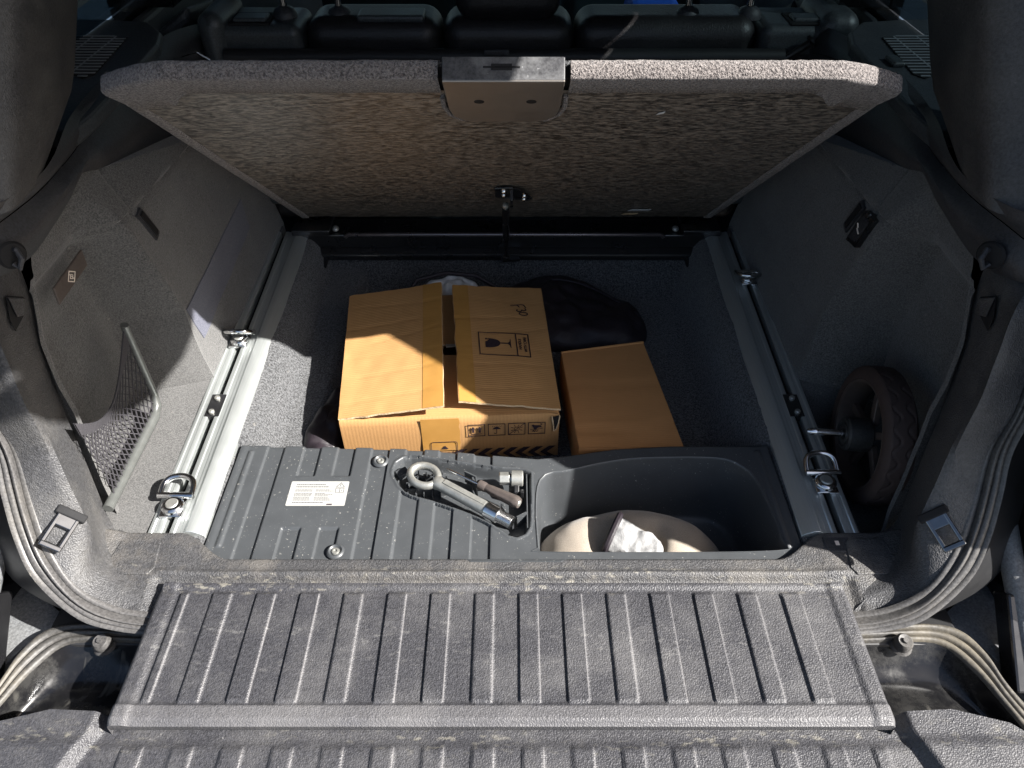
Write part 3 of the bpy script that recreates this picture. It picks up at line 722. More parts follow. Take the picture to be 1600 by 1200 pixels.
# --- lower tailgate, folded down
def lt_z(x, y):
    ax = abs(x)
    z = -0.020
    z += 0.013*sst(-0.312, -0.303, y)*0                           # concave run-in under the flap lip
    z -= 0.004*sst(-0.325, -0.308, y)
    side = sst(0.522 + 0.35*max(0, -0.30 - y), 0.538 + 0.35*max(0, -0.30 - y), ax)
    z += 0.016*side
    r = ribs(x, 0.026)*sst(-0.319, -0.324, y)*sst(0.50, 0.495, ax)
    z += 0.003*r
    return z
PAD = [(0.0, -0.279), (0.528, -0.279), (0.598, -0.276), (0.666, -0.294), (0.701, -0.323), (0.76, -0.40), (0.84, -0.52)]
rows = []
NX = 640
for j in range(64):
    row = []
    for i in range(NX+1):
        x = lerp(-0.84, 0.84, i/NX)
        y0 = interp(PAD, abs(x)); y = lerp(y0, -0.62, (max(0, j-1)/62)**1.6)
        z = lt_z(x, y) if j else -0.07
        if j == 1: z -= 0.004
        row.append((x, y, z))
    rows.append(row)
tg = MB().grid(rows).build('lower_tailgate', M['gate'], car, smooth=50, merge=False)
G1 = [(-0.80, -0.33, -0.085), (-0.751, -0.246, -0.080), (-0.732, -0.207, -0.075), (-0.722, -0.167, -0.07), (-0.701, -0.13, -0.07), (-0.657, -0.118, -0.07), (-0.566, -0.123, -0.07), (-0.48, -0.125, -0.07)]
G2 = [(-0.77, -0.37, -0.08), (-0.728, -0.284, -0.075), (-0.713, -0.244, -0.075), (-0.693, -0.192, -0.075), (-0.664, -0.152, -0.075), (-0.618, -0.145, -0.075), (-0.554, -0.147, -0.075), (-0.48, -0.148, -0.075)]
for mir in (False, True):
    A, B = resample(G1, 60), resample(G2, 60)
    cv = []
    for k in range(25):
        t = k/24; lip = 0.006*abs(math.sin(math.pi*t*3))**0.5
        cv.append([A[i].lerp(B[i], t) + Vector((0, 0, lip)) for i in range(60)])
    MB().grid(cv).build('tailgate_seal', M['dirt_metal'], tg, smooth=50, mirror=mir, merge=False)
    C = resample([(x, y, -0.075) for x, y in [(-0.80, -0.46), (-0.72, -0.335), (-0.668, -0.300), (-0.60, -0.282), (-0.528, -0.283), (-0.48, -0.283)]], 60)
    cv = []
    for k in range(13):
        t = k/12
        cv.append([B[i].lerp(C[i], t) + Vector((0, 0, -0.030*math.sin(math.pi*t) - 0.012*math.sin(2*math.pi*t) + 0.003*nz(i*0.07, t*3, 5 + mir))) for i in range(60)])
    MB().grid(cv).build('painted_corner', M['dust_gloss'], tg, smooth=70, mirror=mir, merge=False)
    bf = MB(); bf.lathe([(0, 0.018), (0.004, 0.018), (0.0045, 0.014), (0.010, 0.015), (0.013, 0.011), (0.0135, 0.0), (0.017, -0.004)], (-0.603, -0.150, -0.072), (0, -0.15, 1), 20)
    bf.build('rubber_buffer', M['rubber'], tg, mirror=mir)
    ar = MB(); ar.tube([(-0.765, 0.06, 0.115), (-0.765, 0.022, 0.087), (-0.772, -0.06, 0.020), (-0.779, -0.132, -0.035), (-0.785, -0.20, -0.09)], [0.012, 0.016, 0.0165, 0.0165, 0.0165], 20)
    arm = ar.build('support_arm', M['bumper'], tg, smooth=60, mirror=mir)
    bx = MB(); bx.obox((-0.768, -0.150, -0.062), (0.014, 0, 0), (0, 0.055, 0.045), (0, -0.012, 0.014)); bx.build('arm_sleeve', M['black_metal'], arm, smooth=0, bevel=0.004, mirror=mir)
    bp = MB(); P = resample([(-1.0, 0.02, -0.06), (-0.857, 0.013, -0.09), (-0.796, -0.012, -0.1), (-0.733, -0.066, -0.1), (-0.69, -0.092, -0.1), (-0.655, -0.104, -0.1), (-0.60, -0.112, -0.1)], 30)
    Q = resample([(-1.0, -0.32, -0.10), (-0.86, -0.30, -0.1), (-0.789, -0.228, -0.1), (-0.760, -0.175, -0.1), (-0.729, -0.124, -0.1), (-0.68, -0.112, -0.1), (-0.60, -0.116, -0.1)], 30)
    bp.grid([[p + Vector((0, 0.01, -0.05)) for p in P], P, [p.lerp(q, .5) + Vector((0, 0, 0.006)) for p, q in zip(P, Q)], Q, [q + Vector((0, -0.004, -0.05)) for q in Q]])
    bp.build('bumper_corner', M['bumper'], car, smooth=50, mirror=mir, merge=False)
MB().box(-0.93, 0.93, -0.50, 0.05, -0.30, -0.155).build('bumper', M['black'], car, smooth=0, bevel=0.03, seg=4)
MB().box(-0.70, 0.70, -0.15, 0.02, -0.15, -0.075).build('rear_crossmember', M['jamb'], car, smooth=0, bevel=0.005)

# --- belt-line trims, D-pillars and parcel sides
T1 = [(-0.66, 1.05, 0.235), (-0.66, 0.897, 0.284), (-0.66, 0.697, 0.35), (-0.655, 0.418, 0.421), (-0.66, 0.368, 0.438), (-0.66, 0.312, 0.422), (-0.67, 0.208, 0.398), (-0.675, 0.165, 0.398), (-0.68, 0.11, 0.404), (-0.70, 0.06, 0.400), (-0.74, 0.03, 0.39)]
T1b = [(-0.655, 1.05, 0.28), (-0.65, 0.90, 0.33), (-0.65, 0.70, 0.40), (-0.645, 0.45, 0.445), (-0.645, 0.375, 0.455), (-0.64, 0.30, 0.452), (-0.646, 0.215, 0.443), (-0.652, 0.16, 0.440), (-0.662, 0.11, 0.436), (-0.69, 0.07, 0.430), (-0.74, 0.05, 0.42)]
T2 = [(-0.665, 1.05, 0.40), (-0.665, 0.90, 0.44), (-0.67, 0.70, 0.475), (-0.67, 0.533, 0.487), (-0.67, 0.458, 0.479), (-0.665, 0.385, 0.468), (-0.66, 0.299, 0.466), (-0.66, 0.231, 0.466), (-0.664, 0.148, 0.471), (-0.68, 0.10, 0.468), (-0.74, 0.07, 0.46)]
T3 = [(-0.68, 1.05, 0.46), (-0.69, 0.90, 0.485), (-0.70, 0.70, 0.496), (-0.70, 0.573, 0.499), (-0.67, 0.411, 0.508), (-0.64, 0.29, 0.504), (-0.63, 0.221, 0.504), (-0.63, 0.140, 0.512), (-0.66, 0.10, 0.512), (-0.74, 0.08, 0.505)]
for mir in (False, True):
    bt = loft([T1, T1b, T2], 60, 4).build('beltline_trim', M['trim_dark'], car, smooth=50, mirror=mir, merge=False)
    up = loft([[(x+0.001, y, z+0.002) for x, y, z in T2], [((a[0]+b[0])/2+0.008, (a[1]+b[1])/2, (a[2]+b[2])/2+0.002) for a, b in zip(resample(T2, 30), resample(T3, 30))], T3], 60, 4)
    up.build('upper_beltline_trim', M['trim_dark'], car, smooth=50, mirror=mir, merge=False)
    # curtain hook
    hk = MB(); hk.tube([(-0.652, 0.135, 0.442), (-0.640, 0.128, 0.446), (-0.634, 0.122, 0.436), (-0.640, 0.118, 0.424), (-0.646, 0.120, 0.430)], 0.0038, 8)
    hk.build('bag_hook', M['trim_dark'], bt, mirror=mir)
    hp = MB(); hp.lathe([(0, 0.004), (0.016, 0.003), (0.019, 0.0)], (-0.649, 0.128, 0.438), (1, -0.6, 0.1), 24); hp.build('hook_dish', M['black'], bt, mirror=mir)
    # D-pillar inner trim: a padded panel from belt line to roof
    rows = []
    for k in range(17):
        t = k/16; z = lerp(0.497, 0.96, t)
        yr = lerp(0.105, 0.345, t**1.1); yfr = lerp(0.395, 0.66, t) - 0.085*math.exp(-(t/0.08)**2)
        xo = lerp(-0.63, -0.535, t)
        prof = []
        for s in [0.0, 0.02, 0.05, 0.09, 0.14, 0.20, 0.27, 0.36, 0.46, 0.58, 0.70, 0.82, 0.92, 1.0]:
            y = lerp(yr, yfr, s)
            x = xo + 0.014*math.sin(math.pi*s) - 0.03*s - 0.085*max(0.0, 1 - s/0.20)**2.2
            if s == 1.0: x -= 0.10; y += 0.01
            prof.append((x, y, z))
        rows.append(prof)
    MB().grid(rows).build('rear_pillar_trim', M['pillar'], car, smooth=50, mirror=mir, merge=False)
    # parcel side with loudspeaker grille
    sh = MB()
    P0 = [(-0.66, 0.38), (-0.655, 0.45), (-0.668, 0.72), (-0.672, 0.79), (-0.69, 0.86), (-0.74, 0.93), (-0.85, 0.95), (-0.90, 0.95), (-0.90, 0.38)]
    sh.prism([(x, y, 0.47) for x, y in P0], (0, 0, 0.028)); shelf = sh.build('parcel_side', M['door'], car, smooth=0, bevel=0.008, seg=3, mirror=mir)
    fr = [(-0.742, 0.822), (-0.722, 0.62), (-0.735, 0.598), (-0.80, 0.648), (-0.86, 0.79), (-0.85, 0.83)]
    rc = MB(); rc.prism([(x, y, 0.4985) for x, y in fr], (0, 0, 0.0012)); gr = rc.build('speaker_grille', M['black'], shelf, smooth=0, mirror=mir)
    sl = MB(); 
    def clip(y):
        xsx = []
        for (ax, ay), (bx_, by) in zip(fr, fr[1:]+fr[:1]):
            if (ay-y)*(by-y) < 0: xsx.append(ax + (bx_-ax)*(y-ay)/(by-ay))
        return sorted(xsx)
    y = 0.607
    k = 0
    while y < 0.826:
        c = clip(y)
        if len(c) >= 2:
            o_ = MB(); o_.obox(((c[0]+c[-1])/2, y, 0.5012), ((c[-1]-c[0])/2, 0, 0), (0, 0.0024, 0), (0, 0, 0.0006))
            o_.build('grille_slat', M['slat'], gr, smooth=0, mirror=mir)
        y += 0.0155
    for xx in (-0.765, -0.81):
        ysx = []
        for (ax, ay), (bx_, by) in zip(fr, fr[1:]+fr[:1]):
            if (ax-xx)*(bx_-xx) < 0: ysx.append(ay + (by-ay)*(xx-ax)/(bx_-ax))
        ysx.sort(); o_ = MB(); o_.obox((xx, (ysx[0]+ysx[-1])/2, 0.5010), (0.0014, 0, 0), (0, (ysx[-1]-ysx[0])/2, 0), (0, 0, 0.0005)); o_.build('grille_bar', M['slat'], gr, smooth=0, mirror=mir)
    if mir:
        b_ = MB(); b_.box(-0.722, -0.700, 0.655, 0.70, 0.498, 0.507); b_.build('release_button', M['seat_plastic'], shelf, smooth=0, bevel=0.004, seg=3, mirror=True)
    # quarter window glass, its black sun screen, and the window frame
    MB().box(-0.835, -0.830, 0.36, 1.02, 0.50, 0.94).build('quarter_window', M['glass'], car, smooth=0, mirror=mir)
    # outer body side: rear quarter with D-pillar and roof rail
    q = MB()
    pil = [(-0.06, -0.30), (-0.075, 0.0), (-0.110, 0.22), (-0.065, 0.50), (0.045, 0.70), (0.20, 0.86), (0.34, 0.97), (0.72, 0.97), (0.42, 0.66), (0.36, 0.52), (0.36, -0.30)]  # rear edge of the pillar shaped to set its shadow line
    q.prism([(-0.80 if z < 0.21 else -0.76 if z < 0.3 else -0.72, y, z) for y, z in pil[:6]] + [(-0.60, 0.34, 0.97), (-0.60, 0.66, 0.97)] + [(-0.80 if z < 0.2 else -0.74, y, z) for y, z in pil[8:]], (-0.12, 0, 0))
    q.box(-0.95, -0.87, -0.125, 0.36, 0.10, 0.26); q.box(-0.95, -0.87, -0.162, 0.36, 0.26, 0.50); q.box(-0.95, -0.87, -0.175, 0.36, -0.5, 0.10)  # unseen quarter blocks added to keep sun off bumper corner and trim
    q.box(-0.93, -0.80, 0.36, 3.2, -0.5, 0.497)
    q.box(-0.86, -0.72, 1.02, 1.14, 0.50, 0.95)
    q.box(-0.84, -0.56, 0.36, 3.0, 0.951, 0.99)
    q.box(-0.93, -0.80, 3.15, 3.3, 0.5, 0.95)
    q.build('body_side', M['black_gloss'], car, smooth=0, mirror=mir)
    MB().box(-0.80, -0.775, 0.96, 2.9, -0.25, 0.49).build('rear_door_trim', M['door'], car, smooth=0, bevel=0.02, seg=3, mirror=mir)
    MB().box(-0.835, -0.830, 1.14, 1.95, 0.50, 0.95).build('side_window', M['glass'], car, smooth=0, mirror=mir)
    MB().box(-0.835, -0.830, 1.952, 3.1, 0.50, 0.95).build('side_window', M['clear'], car, smooth=0, mirror=mir)
MB().prism([(-0.80, 3.2, 0.34), (0.80, 3.2, 0.34), (0.64, 2.85, 0.97), (-0.64, 2.85, 0.97)], (0, 0.006, 0.002)).build('windscreen', M['clear'], car, smooth=0)
MB().box(-0.62, 0.62, 0.35, 2.9, 0.972, 0.985).build('headliner', M['roof'], car, smooth=0)
MB().box(-0.63, 0.63, 0.34, 2.9, 0.992, 1.01).build('roof', M['black_gloss'], car, smooth=0, bevel=0.006)
MB().box(-0.80, 0.80, 0.93, 3.3, -0.34, -0.30).build('cabin_floor', M['black'], car, smooth=0)
MB().box(-0.80, 0.80, 3.05, 3.3, -0.3, 0.35).build('dashboard', M['black'], car, smooth=0, bevel=0.05, seg=3)
# raised upper tailgate above and behind the opening
ug = MB()
ya, za, yb, zb = 0.36, 1.015, -0.50, 1.355
d_ = Vector((0, yb-ya, zb-za)).normalized(); n_ = Vector((0, -d_.z, d_.y))*-1
ug.prism([(-0.60, ya, za), (0.60, ya, za), (0.585, lerp(ya, yb, .8), lerp(za, zb, .8)), (0.50, yb, zb), (-0.50, yb, zb), (-0.585, lerp(ya, yb, .8), lerp(za, zb, .8))], (0, 0.012, 0.045))
for sx in (-1, 1):  # unseen side flanges, bulge added to shape the shade on the side wall
    ug.prism([(sx*0.545, y, z) for y, z in [(0.10, 1.145), (0.055, 1.135), (0.01, 1.112), (-0.05, 1.065), (-0.11, 1.052), (-0.20, 1.085), (-0.30, 1.165), (-0.40, 1.25), (-0.46, 1.33), (-0.10, 1.23)]], (sx*0.055, 0, 0))
ug.build('upper_tailgate', M['trim_dark'], car, smooth=0, bevel=0.01, seg=2)

# --- hinge bar across the back of the well
hb = MB()
hb.box(-0.530, 0.530, 0.905, 0.985, -0.030, 0.006)
hb.prism([(-0.505, 0.905, -0.030), (-0.505, 0.885, -0.040), (-0.505, 0.885, -0.056), (-0.505, 0.960, -0.056), (-0.505, 0.960, -0.030)], (1.01, 0, 0))
hb.box(-0.535, -0.44, 0.898, 0.985, 0.006, 0.022); hb.box(0.44, 0.535, 0.898, 0.985, 0.006, 0.022)
bar = hb.build('hinge_bar', M['black_metal'], car, smooth=0, bevel=0.003, seg=2)
m = MB(); m.tube([(-0.405, 0.905, 0.0), (-0.395, 0.904, 0.008), (0.385, 0.904, 0.008), (0.395, 0.905, 0.0)], 0.0055, 14); m.build('hinge_rod', m_simple('dark polished rod', (0.16, 0.14, 0.145), 0.3, 0.8), bar)
for x in (-0.430, 0.425):
    m = MB(); m.lathe([(0, 0.0065), (0.005, 0.006), (0.008, 0.0035), (0.009, 0.0)], (x, 0.925, 0.022 if abs(x) > 0.44 else 0.012), (0, -0.45, 1), 18)
    m.build('hinge_bolt', M['steel'], bar)
for sx in (-1, 1):
    m = MB(); m.prism([(sx*0.505, 0.93, -0.03), (sx*0.505, 0.86, -0.05), (sx*0.475, 0.84, -0.062), (sx*0.455, 0.86, -0.055), (sx*0.45, 0.93, -0.04)], (0, 0, -0.01)); m.build('hinge_lug', M['black'], bar, smooth=0)

# --- lifted load floor
HY, HZ = 0.948, 0.033
LD = Vector((0, -0.767, 0.642)).normalized(); LN = Vector((0, -0.642, -0.767)).normalized()      # along, and out of the underside
def lp(x, s, h=0.0): return Vector((x, HY, HZ)) + LD*s + LN*h
lid_out = [(-0.515, 0.0), (0.515, 0.0), (0.518, 0.885), (0.522, 0.910), (0.470, 0.930), (0.435, 0.936), (-0.435, 0.936), (-0.470, 0.930), (-0.522, 0.910), (-0.518, 0.885)]
bd = MB(); bd.prism([lp(x, s, -0.004) for x, s in [(-0.50, 0.004), (0.50, 0.004), (0.50, 0.90), (0.45, 0.92), (-0.45, 0.92), (-0.50, 0.90)]], LN*-0.014)
lid = bd.build('load_floor_lid', M['black'], car, smooth=0)
wv = MB()
rows = []
for j in range(60):
    s = lerp(0.002, 0.888, j/59)
    rows.append([lp(lerp(-0.503, 0.503, i/60), s, 0.0 + 0.0012*nz(i*0.2, s*9, 4)) for i in range(61)])
wv.grid(rows); wv.build('lid_underside', M['weave'], lid, smooth=180, merge=False)
# carpet wrapped round the front and side edges
def edge_sweep(path2d, w_in, name, lab=None):
    rows = []
    n = len(path2d)
    for i, (x, s, inx, ins) in enumerate(path2d):
        pr = []
        # profile: underside hem inside -> hem edge -> rounded lip -> front face -> top face
        wob = 0.0008*nz(x*22, s*22, 9) + 0.0008*nz(x*110, s*110, 2)
        for (d, h) in [(w_in, 0.0004), (w_in - 0.0015, 0.0030), (w_in*0.5, 0.0034), (0.008, 0.0036), (0.0018, 0.0032), (0.0, 0.0015), (-0.0005, -0.010), (0.0, -0.0175), (0.004, -0.0215), (0.06, -0.0225)]:
            pr.append(lp(x + inx*(d + wob*0.5), s + ins*(d + wob*0.5), h + wob))
        rows.append(pr)
    return rows
mbp = MB()
front = []
for i in range(121):
    x = lerp(-0.526, 0.526, i/120); ax = abs(x)
    s = interp([(0.0, 0.936), (0.428, 0.936), (0.462, 0.926), (0.500, 0.906), (0.526, 0.890)], ax)
    front.append((x, s, -0.35*(1 if x > 0 else -1)*sst(0.42, 0.50, ax), -1.0))
rows = edge_sweep(front, 0.052, '')
# thick folded corners
for i, (x, s, _, _) in enumerate(front):
    ax = abs(x); f = sst(0.40, 0.46, ax)
    if f:
        for k in (0, 1, 2, 3):
            ext = (0.034 if k < 2 else 0.017 if k == 2 else 0.0)*f
            b = math.sin(math.pi*sst(0.40, 0.522, ax))
            rows[i][k] = rows[i][k] - LD*ext*(0.55 + 0.45*b) + LN*(0.0035*f*(0.6 + 0.5*nz(x*30, 1.7, 3)))
left_rows = rows
# leave room for the handle plate
i0 = [i for i, f in enumerate(front) if f[0] < -0.075]; i1 = [i for i, f in enumerate(front) if f[0] > 0.082]
E1 = MB(); E1.grid([left_rows[i] for i in i0]); E1.build('carpet_edge', M['carpet_lid'], lid, smooth=60, merge=False)
E2 = MB(); E2.grid([left_rows[i] for i in i1]); tag(E2.build('carpet_edge', M['carpet_lid'], lid, smooth=60, merge=False), 'sunlit pale half of the carpeted lid edge')
for sx in (-1, 1):
    pth = [(sx*lerp(0.517, 0.521, j/50), lerp(0.0, 0.893, j/50), -sx, 0.0) for j in range(51)]
    E3 = MB(); E3.grid(edge_sweep(pth, 0.020, '')); E3.build('side_hem', M['carpet_lid'], lid, smooth=60, merge=False)
tp_ = MB(); tp_.prism([lp(x, s, -0.0185) for x, s in [(-0.50, 0.0), (0.50, 0.0), (0.50, 0.89), (0.44, 0.918), (-0.44, 0.918), (-0.50, 0.89)]], LN*-0.008); tp_.build('top_carpet', M['carpet_floor'], lid, smooth=0)
# crease line across the underside
cr = MB()
for j in range(40):
    x0 = lerp(-0.495, 0.495, j/40); x1 = lerp(-0.495, 0.495, (j+1)/40)
    cr.add([lp(x0, 0.176, 0.0015), lp(x1, 0.176, 0.0015), lp(x1, 0.1735 + 0.0006*nz(j, 0, 0), 0.0012), lp(x0, 0.1735, 0.0012)], [(0, 1, 2, 3)])
cr.build('underside_crease', M['black'], lid, smooth=0)
# handle plate: bright bent lip over the front edge and a bronze-looking plate underneath
hp = MB()
hp.prism([lp(-0.073, 0.9405, 0.0075), lp(0.080, 0.9405, 0.0075), lp(0.080, 0.9405, -0.0215), lp(-0.073, 0.9405, -0.0215)], LD*0.003)
lip = hp.build('handle_lip', m_grain('worn painted metal', (0.05, 0.05, 0.053), 300, 0.3, 0.9, (0.26, 0.26, 0.26), 0.05), lid, smooth=0, bevel=0.003, seg=3)
hq = MB()
pl2 = Plane(lp(0.0035, 0.94, 0.0065), (1, 0, 0), LD)
out2 = [(-0.0765, 0.0), (-0.0765, -0.105), (-0.072, -0.135), (-0.058, -0.153), (-0.045, -0.158), (0.045, -0.158), (0.058, -0.153), (0.072, -0.135), (0.0765, -0.105), (0.0765, 0.0)]
ps = [lp(0.0035 + x, 0.9435 + y, 0.0065) for x, y in out2]
hq.prism(ps, LN*0.003)
plate = hq.build('handle_plate', m_simple('satin metal plate', (0.30, 0.27, 0.24), 0.38, 0.7, nscale=40, var=0.1), lid, smooth=0, bevel=0.0015, seg=2)
for x in (-0.030, 0.040):
    m = MB(); m.lathe([(0, 0.0), (0.007, 0.0), (0.007, 0.0007), (0.0, 0.0007)], lp(x, 0.872, 0.0092), LN, 18); m.build('plate_hole', M['black'], plate, smooth=0)
m = MB()
for sx in (-1, 1):
    P = [lp(0.0035 + sx*(0.0785 + q), 0.9435 + y, 0.0035) for q, y in ((0.004, -0.07), (0.005, -0.105), (0.0, -0.138), (-0.014, -0.158), (-0.022, -0.163))]
    m.tube(P, 0.0035, 8)
m.build('cut_carpet_lip', M['carpet_lid'], lid)
m = MB()
for x0, x1, h0, h1 in ((-0.012, 0.014, -0.0125, -0.0045), (-0.022, 0.024, -0.0095, -0.0075)):
    m.prism([lp(x0, 0.9437, h0), lp(x1, 0.9437, h0), lp(x1, 0.9437, h1), lp(x0, 0.9437, h1)], LD*0.0006)
m.build('latch_slot', M['black'], lip, smooth=0)
# bracket with rivets for the gas strut, and the strut itself
br = MB()
br.prism([lp(-0.022, 0.262, 0.004), (lp(0.016, 0.262, 0.004)), lp(0.016, 0.352, 0.004), lp(-0.022, 0.346, 0.004)], LN*0.004)
br.prism([lp(0.010, 0.262, 0.008), lp(0.016, 0.262, 0.008), lp(0.016, 0.34, 0.008), lp(0.010, 0.34, 0.008)], LN*0.022)
br.prism([lp(0.014, 0.240, 0.004), lp(0.050, 0.225, 0.004), lp(0.058, 0.25, 0.004), lp(0.030, 0.335, 0.004), lp(0.014, 0.345, 0.004)], LN*0.004)
brk = br.build('strut_bracket', M['black_metal'], lid, smooth=0, bevel=0.0012)
for x, s in ((-0.003, 0.325), (-0.003, 0.290), (0.040, 0.283), (0.040, 0.252)):
    m = MB(); m.lathe([(0, 0.006), (0.0035, 0.0055), (0.0055, 0.0035), (0.0062, 0.0)], lp(x, s, 0.008), LN, 16); m.build('rivet', M['steel_bright'], brk)
a = lp(0.000, 0.245, 0.022); b = Vector((0.000, 0.872, -0.038))
gs = MB(); d = (b-a)
gs.tube([a, a + d*0.04, a + d*0.041, a + d*0.62], [0.0050, 0.0050, 0.0082, 0.0082], 16)
gs.tube([a + d*0.62, a + d*0.63, a + d*0.99], [0.0062, 0.0036, 0.0036], 12)
stt = gs.build('gas_strut', M['black_metal'], lid, smooth=50)
m = MB(); m.lathe([(0, 0.008), (0.006, 0.006), (0.009, 0.0), (0.006, -0.006), (0, -0.008)], a, (1, 0, 0), 16); m.build('strut_ball', M['steel'], stt)
m = MB(); m.lathe([(0, 0.010), (0.006, 0.008), (0.010, 0.0), (0.006, -0.008), (0, -0.010)], b, (1, 0, 0), 16); m.obox(b + Vector((0.010, 0.004, -0.006)), (0.022, 0.003, 0), (-0.002, 0.012, 0), (0, 0, 0.003)); m.build('strut_foot', M['black_metal'], stt, smooth=40)
# two paper slips on the underside
for name, x0, x1, s, ds, mt in (('paper_slip', 0.283, 0.322, 0.052, 0.010, M['card_edge']), ('paper_slip', 0.291, 0.345, 0.098, 0.008, M['plastic_bag'])):
    m = MB(); m.prism([lp(x0, s - ds, 0.0025), lp(x1 - 0.006, s - ds, 0.0025), lp(x1, s + ds, 0.0025), lp(x0 + 0.008, s + ds, 0.0025)], LN*0.0008); m.build(name, mt, lid, smooth=0)
m = MB(); m.prism([lp(0.222, 0.795, 0.002), lp(0.231, 0.801, 0.002), lp(0.232, 0.809, 0.002), lp(0.224, 0.803, 0.002)], LN*0.0006); m.build('pale_scuff', M['plastic_bag'], lid, smooth=0)

# --- rear seat seen over the lid
def cushion(name, x0, x1, y0, y1, z0, z1, mat, bev, parent=car):
    m = MB(); m.box(x0, x1, y0, y1, z0, z1); o = m.build(name, mat, parent, smooth=179, bevel=bev, seg=6); o.modifiers['bevel'].harden_normals = True; return o
seat = cushion('rear_seat', -0.62, 0.60, 1.02, 1.12, -0.02, 0.37, M['leather'], 0.03)
for x0, x1 in ((-0.438, -0.142), (-0.138, 0.150), (0.154, 0.55)):
    o = cushion('backrest', x0, x1, 0.975, 1.13, 0.05, 0.487, M['leather'], 0.042, seat)
for x0, x1, sx in ((-0.66, -0.442, -1), (0.553, 0.76, 1)):
    cushion('side_bolster', x0, x1, 0.965, 1.12, 0.05, 0.478, M['seat_plastic'], 0.022, seat)
    cushion('bolster_shoulder', min(x0, x1) if sx < 0 else 0.67, -0.60 if sx < 0 else max(x0, x1), 0.95, 1.14, 0.10, 0.505, M['seat_plastic'], 0.035, seat)
    m = MB(); xm = (x0 + x1)/2 - 0.02*sx*0 ; m.box(xm - 0.045, xm + 0.045, 0.975, 1.055, 0.474, 0.4815)
    rr = m.build('release_recess', M['black'], seat, smooth=0, bevel=0.003)
    m = MB(); m.box(xm - 0.036, xm + 0.036, 0.985, 1.03, 0.476, 0.488); m.build('release_lever', M['seat_plastic'], rr, smooth=0, bevel=0.005, seg=3)
m = MB(); m.box(-0.30 - 0.02, -0.175, 0.985, 1.05, 0.478, 0.493); m.build('belt_guide', M['seat_plastic'], seat, smooth=0, bevel=0.006, seg=3)
for x in (-0.505 + 0.02, -0.365, 0.40, 0.535):
    m = MB(); m.lathe([(0.0085, 0.018), (0.021, 0.012), (0.026, 0.003), (0.027, -0.006)], (x, 1.035, 0.482), (0, 0, 1), 22); bs = m.build('headrest_bush', M['trim_dark'], seat)
    m = MB(); m.tube([(x, 1.035, 0.48), (x, 1.045, 0.62)], 0.0072, 14); m.build('headrest_post', M['chrome'], bs)
hr = cushion('headrest', -0.108, 0.118, 0.97, 1.09, 0.480, 0.66, M['leather'], 0.04, seat)
hr2 = cushion('headrest', 0.385, 0.58, 0.985, 1.10, 0.520, 0.70, M['leather'], 0.05, seat)
hr3 = cushion('headrest', -0.54, -0.32, 0.985, 1.10, 0.575, 0.74, M['leather'], 0.05, seat)
# front seats and door shapes dimly seen beyond
for x in (-0.40, 0.42):
    fs = cushion('front_seat', x-0.24, x+0.24, 2.0, 2.16, -0.2, 0.42, M['teal'], 0.06)
    cushion('seat_cushion', x-0.24, x+0.24, 2.16, 2.65, -0.28, -0.05, M['teal'], 0.05, fs)
for sx in (-1, 1):
    m = MB(); m.tube([(sx*0.70, 1.20, 0.46), (sx*0.69, 1.24, 0.30), (sx*0.66, 1.30, 0.05)], 0.018, 8); m.build('seat_belt', M['nylon'], car)
    m = MB(); m.tube([(sx*0.66, 1.10, 0.50), (sx*0.60, 1.16, 0.512), (sx*0.54, 1.18, 0.50)], 0.008, 10); m.build('belt_loop', M['seat_plastic'], car)
    m = MB(); m.prism([(sx*0.79, 1.02, 0.40), (sx*0.70, 1.04, 0.46), (sx*0.69, 1.20, 0.44), (sx*0.72, 1.50, 0.30), (sx*0.79, 1.50, 0.30)], (0, 0, 0.04)); m.build('door_shoulder', M['door'], car, smooth=0, bevel=0.02, seg=3)

# ------------------------------------------------------------------ luggage cover cassette behind the seat
rc = thing('luggage_cover_cassette', (0, 0.955, 0.425), 'long black roller blind cassette lying behind the rear seat above the lid', 'luggage cover')
m = MB(); m.tube([(-0.605, 0.945, 0.421), (0.600, 0.945, 0.421)], 0.0175, 24); m.build('roller_tube', m_simple('grained black tube', (0.018, 0.018, 0.019), 0.5, 0, 0.4, 300, 0.3, 0.3), rc)
m = MB(); m.box(-0.71, 0.72, 0.962, 0.985, 0.395, 0.42); m.build('cassette_rail', M['black_metal'], rc, smooth=0, bevel=0.003)
m = MB(); m.box(-0.045, 0.008, 0.918, 0.93, 0.433, 0.444); m.build('pull_tab', M['trim_dark'], rc, smooth=0, bevel=0.002)
m = MB(); m.tube([(-0.640, 0.945, 0.415), (-0.655, 0.945, 0.424), (-0.700, 0.948, 0.456)], 0.0040, 10); m.lathe([(0, 0.003), (0.009, 0.002), (0.009, -0.002), (0, -0.003)], (-0.702, 0.948, 0.458), (-0.7, 0, 0.5), 16); m.build('end_hook', M['steel_bright'], rc)
m = MB(); m.tube([(0.575, 0.94, 0.408), (0.605, 0.94, 0.421), (0.649, 0.945, 0.449)], [0.006, 0.007, 0.0085], 12); m.lathe([(0, 0.005), (0.014, 0.003), (0.014, -0.002), (0, -0.004)], (0.653, 0.945, 0.453), (0.7, 0.1, 0.6), 18); tag(m.build('end_hook', M['black_metal'], rc), 'thick black end hook')

